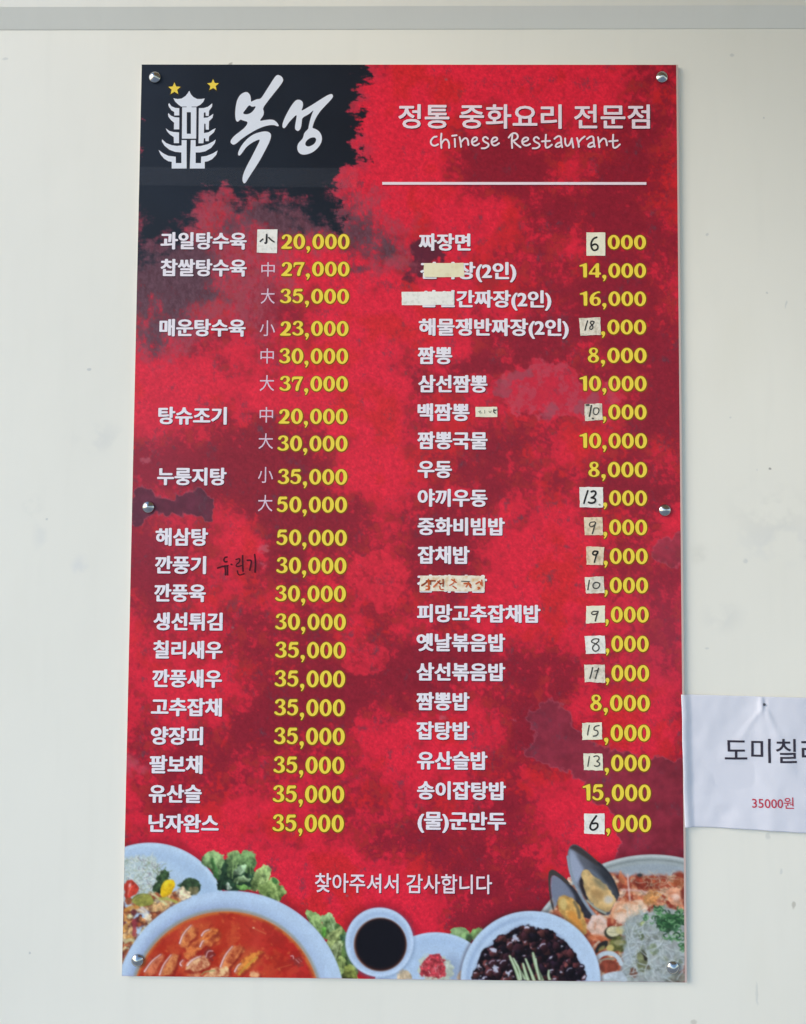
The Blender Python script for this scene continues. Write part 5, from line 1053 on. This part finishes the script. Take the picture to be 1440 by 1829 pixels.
# clear tape across the black corner, smudges near the fourth dish of the right column
m_tape, nt, bs = new_mat('clear_tape'); bs.inputs['Base Color'].default_value = (.55, .55, .6, 1); bs.inputs['Alpha'].default_value = .012; bs.inputs['Roughness'].default_value = .4
q = px2uv([(250, 331), (640, 336), (640, 301), (250, 299)]); P = np.vstack([board(q[:, 0], q[:, 1], .0009), board(q[:, 0], q[:, 1], .00082)])
o = mesh_obj('clear_tape', P, [(0, 1, 2, 3), (7, 6, 5, 4), (0, 4, 5, 1), (1, 5, 6, 2), (2, 6, 7, 3), (3, 7, 4, 0)], m_tape)
tag(o, 'barely visible band of clear tape across the black corner below the brush lettering', 'tape')

# ------------------------------------------------------------------ screws
m_met, nt, bs = new_mat('steel_screw'); N, L = nt.nodes, nt.links
bs.inputs['Metallic'].default_value = 1; bs.inputs['Base Color'].default_value = (.50, .49, .46, 1); bs.inputs['Roughness'].default_value = .20
tc = N.new('ShaderNodeTexCoord'); n = N.new('ShaderNodeTexNoise'); n.inputs['Scale'].default_value = 400; L.new(tc.outputs['Object'], n.inputs['Vector'])
bp = N.new('ShaderNodeBump'); bp.inputs['Strength'].default_value = .25; bp.inputs['Distance'].default_value = .0005; L.new(n.outputs['Fac'], bp.inputs['Height']); L.new(bp.outputs[0], bs.inputs['Normal'])
prof = [(0, .0048), (.0010, .00472), (.0024, .0042), (.0040, .0034), (.0054, .0025), (.0063, .0017), (.0067, .0009), (.0066, .0003), (.0064, -.0001)]
NS = 32
def screw(px, py, label):
    u, v = [float(x[0]) for x in uv_of([px], [py])]
    V_, F_ = [], []
    for j, (r, h) in enumerate(prof):
        for i in range(NS):
            a = 2*math.pi*i/NS; V_.append((u+r*math.cos(a), v+r*math.sin(a), h))
    for j in range(len(prof)-1):
        for i in range(NS):
            i2 = (i+1) % NS
            if j == 0: F_.append((i, NS+i, NS+i2)) if False else F_.append((0, NS+i, NS+i2))
            else: F_.append((j*NS+i, (j+1)*NS+i, (j+1)*NS+i2, j*NS+i2))
    A = np.array(V_); o = mesh_obj('screw', board(A[:, 0], A[:, 1], A[:, 2]+.0003), F_, m_met, smooth=True)
    tag(o, label, 'screw', 'domed screws holding the menu board')
screw(277.3, 138.8, 'steel domed screw in the top left corner of the board, on the black print')
screw(1182, 138.5, 'steel domed screw in the top right corner of the board')
screw(265.7, 906, 'steel domed screw halfway down the left edge, on a dark maroon patch')
screw(1187.2, 911.5, 'steel domed screw halfway down the right edge of the board')
screw(246.3, 1714.6, 'steel domed screw at the bottom left, on the rim of the printed soup bowl')
screw(1201.7, 1727.6, 'steel domed screw at the bottom right, on the printed white noodles')

# ------------------------------------------------------------------ white paper note at the right
m_note, nt, bs = new_mat('note_paper'); N, L = nt.nodes, nt.links
tc = N.new('ShaderNodeTexCoord'); n = N.new('ShaderNodeTexNoise'); n.inputs['Scale'].default_value = 25; n.inputs['Detail'].default_value = 5; L.new(tc.outputs['Object'], n.inputs['Vector'])
cr = N.new('ShaderNodeValToRGB'); cr.color_ramp.elements[0].color = (.68, .66, .69, 1); cr.color_ramp.elements[1].color = (.77, .74, .76, 1); L.new(n.outputs['Fac'], cr.inputs['Fac']); L.new(cr.outputs[0], bs.inputs['Base Color'])
bs.inputs['Roughness'].default_value = .6
TLc, BLc, TRc, BRc = at([1216.5], [1240.5], 0)[0], at([1222.5], [1477], 0)[0], at([1556], [1249], WALL_Y)[0], at([1556], [1492], WALL_Y)[0]
def note_h(x, z):
    """distance of the paper from the wall: over the board's edge at the left, then down to the wall, creased at the pin"""
    xb = TLc[0]+(BLc[0]-TLc[0])*(TLc[2]-z)/(TLc[2]-BLc[2])
    s_ = x-xb
    h = .0012+.0042*(1-sstep(.002, .0125, s_))
    pin = at([1363], [1258], WALL_Y)[0]; dx = x-pin[0]; dz = pin[2]-z
    r = np.hypot(dx, dz*.8)
    h = h+.0018*np.exp(-((dx+.0030)/.0030)**2-(dz/.0085)**2)-.0012*np.exp(-((dx-.0012)/.0022)**2-((dz)/.006)**2)
    for ang, amp, wd in ((-.62, .0009, .0022), (.38, .0013, .0022), (-.05, .0007, .005)):   # folds fanning down from the pin
        t = dx-dz*math.tan(ang); h = h+amp*np.exp(-(t/(wd+.10*np.maximum(dz, 0)))**2)*np.exp(-dz/.075)*sstep(.0, .012, dz)
    h = h+.0009*np.exp(-((dx-.003-.03*dz)/.012)**2)*sstep(.02, .06, dz)                     # long soft fold down the middle
    h = h+.0010*fbm(x*1000, z*1000, 45, 3, 3)+.0009*sstep(.11, .15, dz)*(1+fbm(x*1000, z*400, 50, 2, 1))
    return np.maximum(h, .0004)
nx, nz = 150, 110
A, B = np.meshgrid(np.linspace(0, 1, nx), np.linspace(0, 1, nz))
top_ = TLc+(TRc-TLc)*A[..., None]; bot_ = BLc+(BRc-BLc)*A[..., None]
top_[..., 2] -= .0018*np.exp(-((A-.44)/.05)**2)*0; bot_[..., 2] += .0010*np.sin(A*7)*A-.0022*sstep(.1, .6, A)*0
PT = top_+(bot_-top_)*B[..., None]; hN = note_h(PT[..., 0], PT[..., 2])
PT[..., 1] = WALL_Y-hN
V1 = PT.reshape(-1, 3); V2 = V1.copy(); V2[:, 1] += .00012
ix = np.arange(nx*nz).reshape(nz, nx); NN = nx*nz; Q = []
for i in range(nz-1):
    for j in range(nx-1):
        Q.append((ix[i+1, j], ix[i+1, j+1], ix[i, j+1], ix[i, j])); Q.append((NN+ix[i, j], NN+ix[i, j+1], NN+ix[i+1, j+1], NN+ix[i+1, j]))
rim = list(ix[0, :])+list(ix[1:, -1])+list(ix[-1, ::-1][1:])+list(ix[::-1, 0][1:-1])
for a, b in zip(rim, rim[1:]+rim[:1]): Q.append((a, b, NN+b, NN+a))
note = mesh_obj('paper_note', np.vstack([V1, V2]), Q, m_note, smooth=True)
tag(note, 'creased white paper note pinned to the wall, overlapping the right edge of the menu board', 'paper note')
def note_conv(pts):
    pts = np.asarray(pts, float); P_ = at(pts[:, 0], pts[:, 1], WALL_Y-.002); return np.column_stack([P_[:, 0], P_[:, 2]])
def note_surf(A_):
    h = note_h(A_[:, 0], A_[:, 1]); return np.column_stack([A_[:, 0], WALL_Y-h-.0001-A_[:, 2], A_[:, 1]])
word('note_dish_lettering', '도미칠리', 1295, 1466, 1341, 42, [M_NOTEK], off=.006, parent=note, shadow=False, conv=note_conv, surf=note_surf)
word('note_price_lettering', '35000원', 1343.4, 1417.5, 1434, 19.5, [M_NOTER], off=.008, fit='box', parent=note, shadow=False, conv=note_conv, surf=note_surf)
# the nail that holds it
m_nail, nt, bs = new_mat('dark_nail'); bs.inputs['Base Color'].default_value = (.09, .085, .09, 1); bs.inputs['Roughness'].default_value = .5; bs.inputs['Metallic'].default_value = .6
pn = at([1365.5], [1258.5], WALL_Y-.003)[0]; V_, F_ = [], []
for j, (r, h) in enumerate([(.0002, .0034), (.0010, .0032), (.0014, .0026), (.0013, .0018), (.0006, .0017), (.0006, -.002)]):
    for i in range(12): a = math.pi*i/6; V_.append((pn[0]+r*math.cos(a), WALL_Y-h-.0004, pn[2]+r*math.sin(a)))
for j in range(5):
    for i in range(12): F_.append((j*12+i, (j+1)*12+i, (j+1)*12+(i+1) % 12, j*12+(i+1) % 12))
o = mesh_obj('nail', V_, F_, m_nail, smooth=True); tag(o, 'tiny dark nail sunk in the pinched top edge of the white paper note', 'nail')
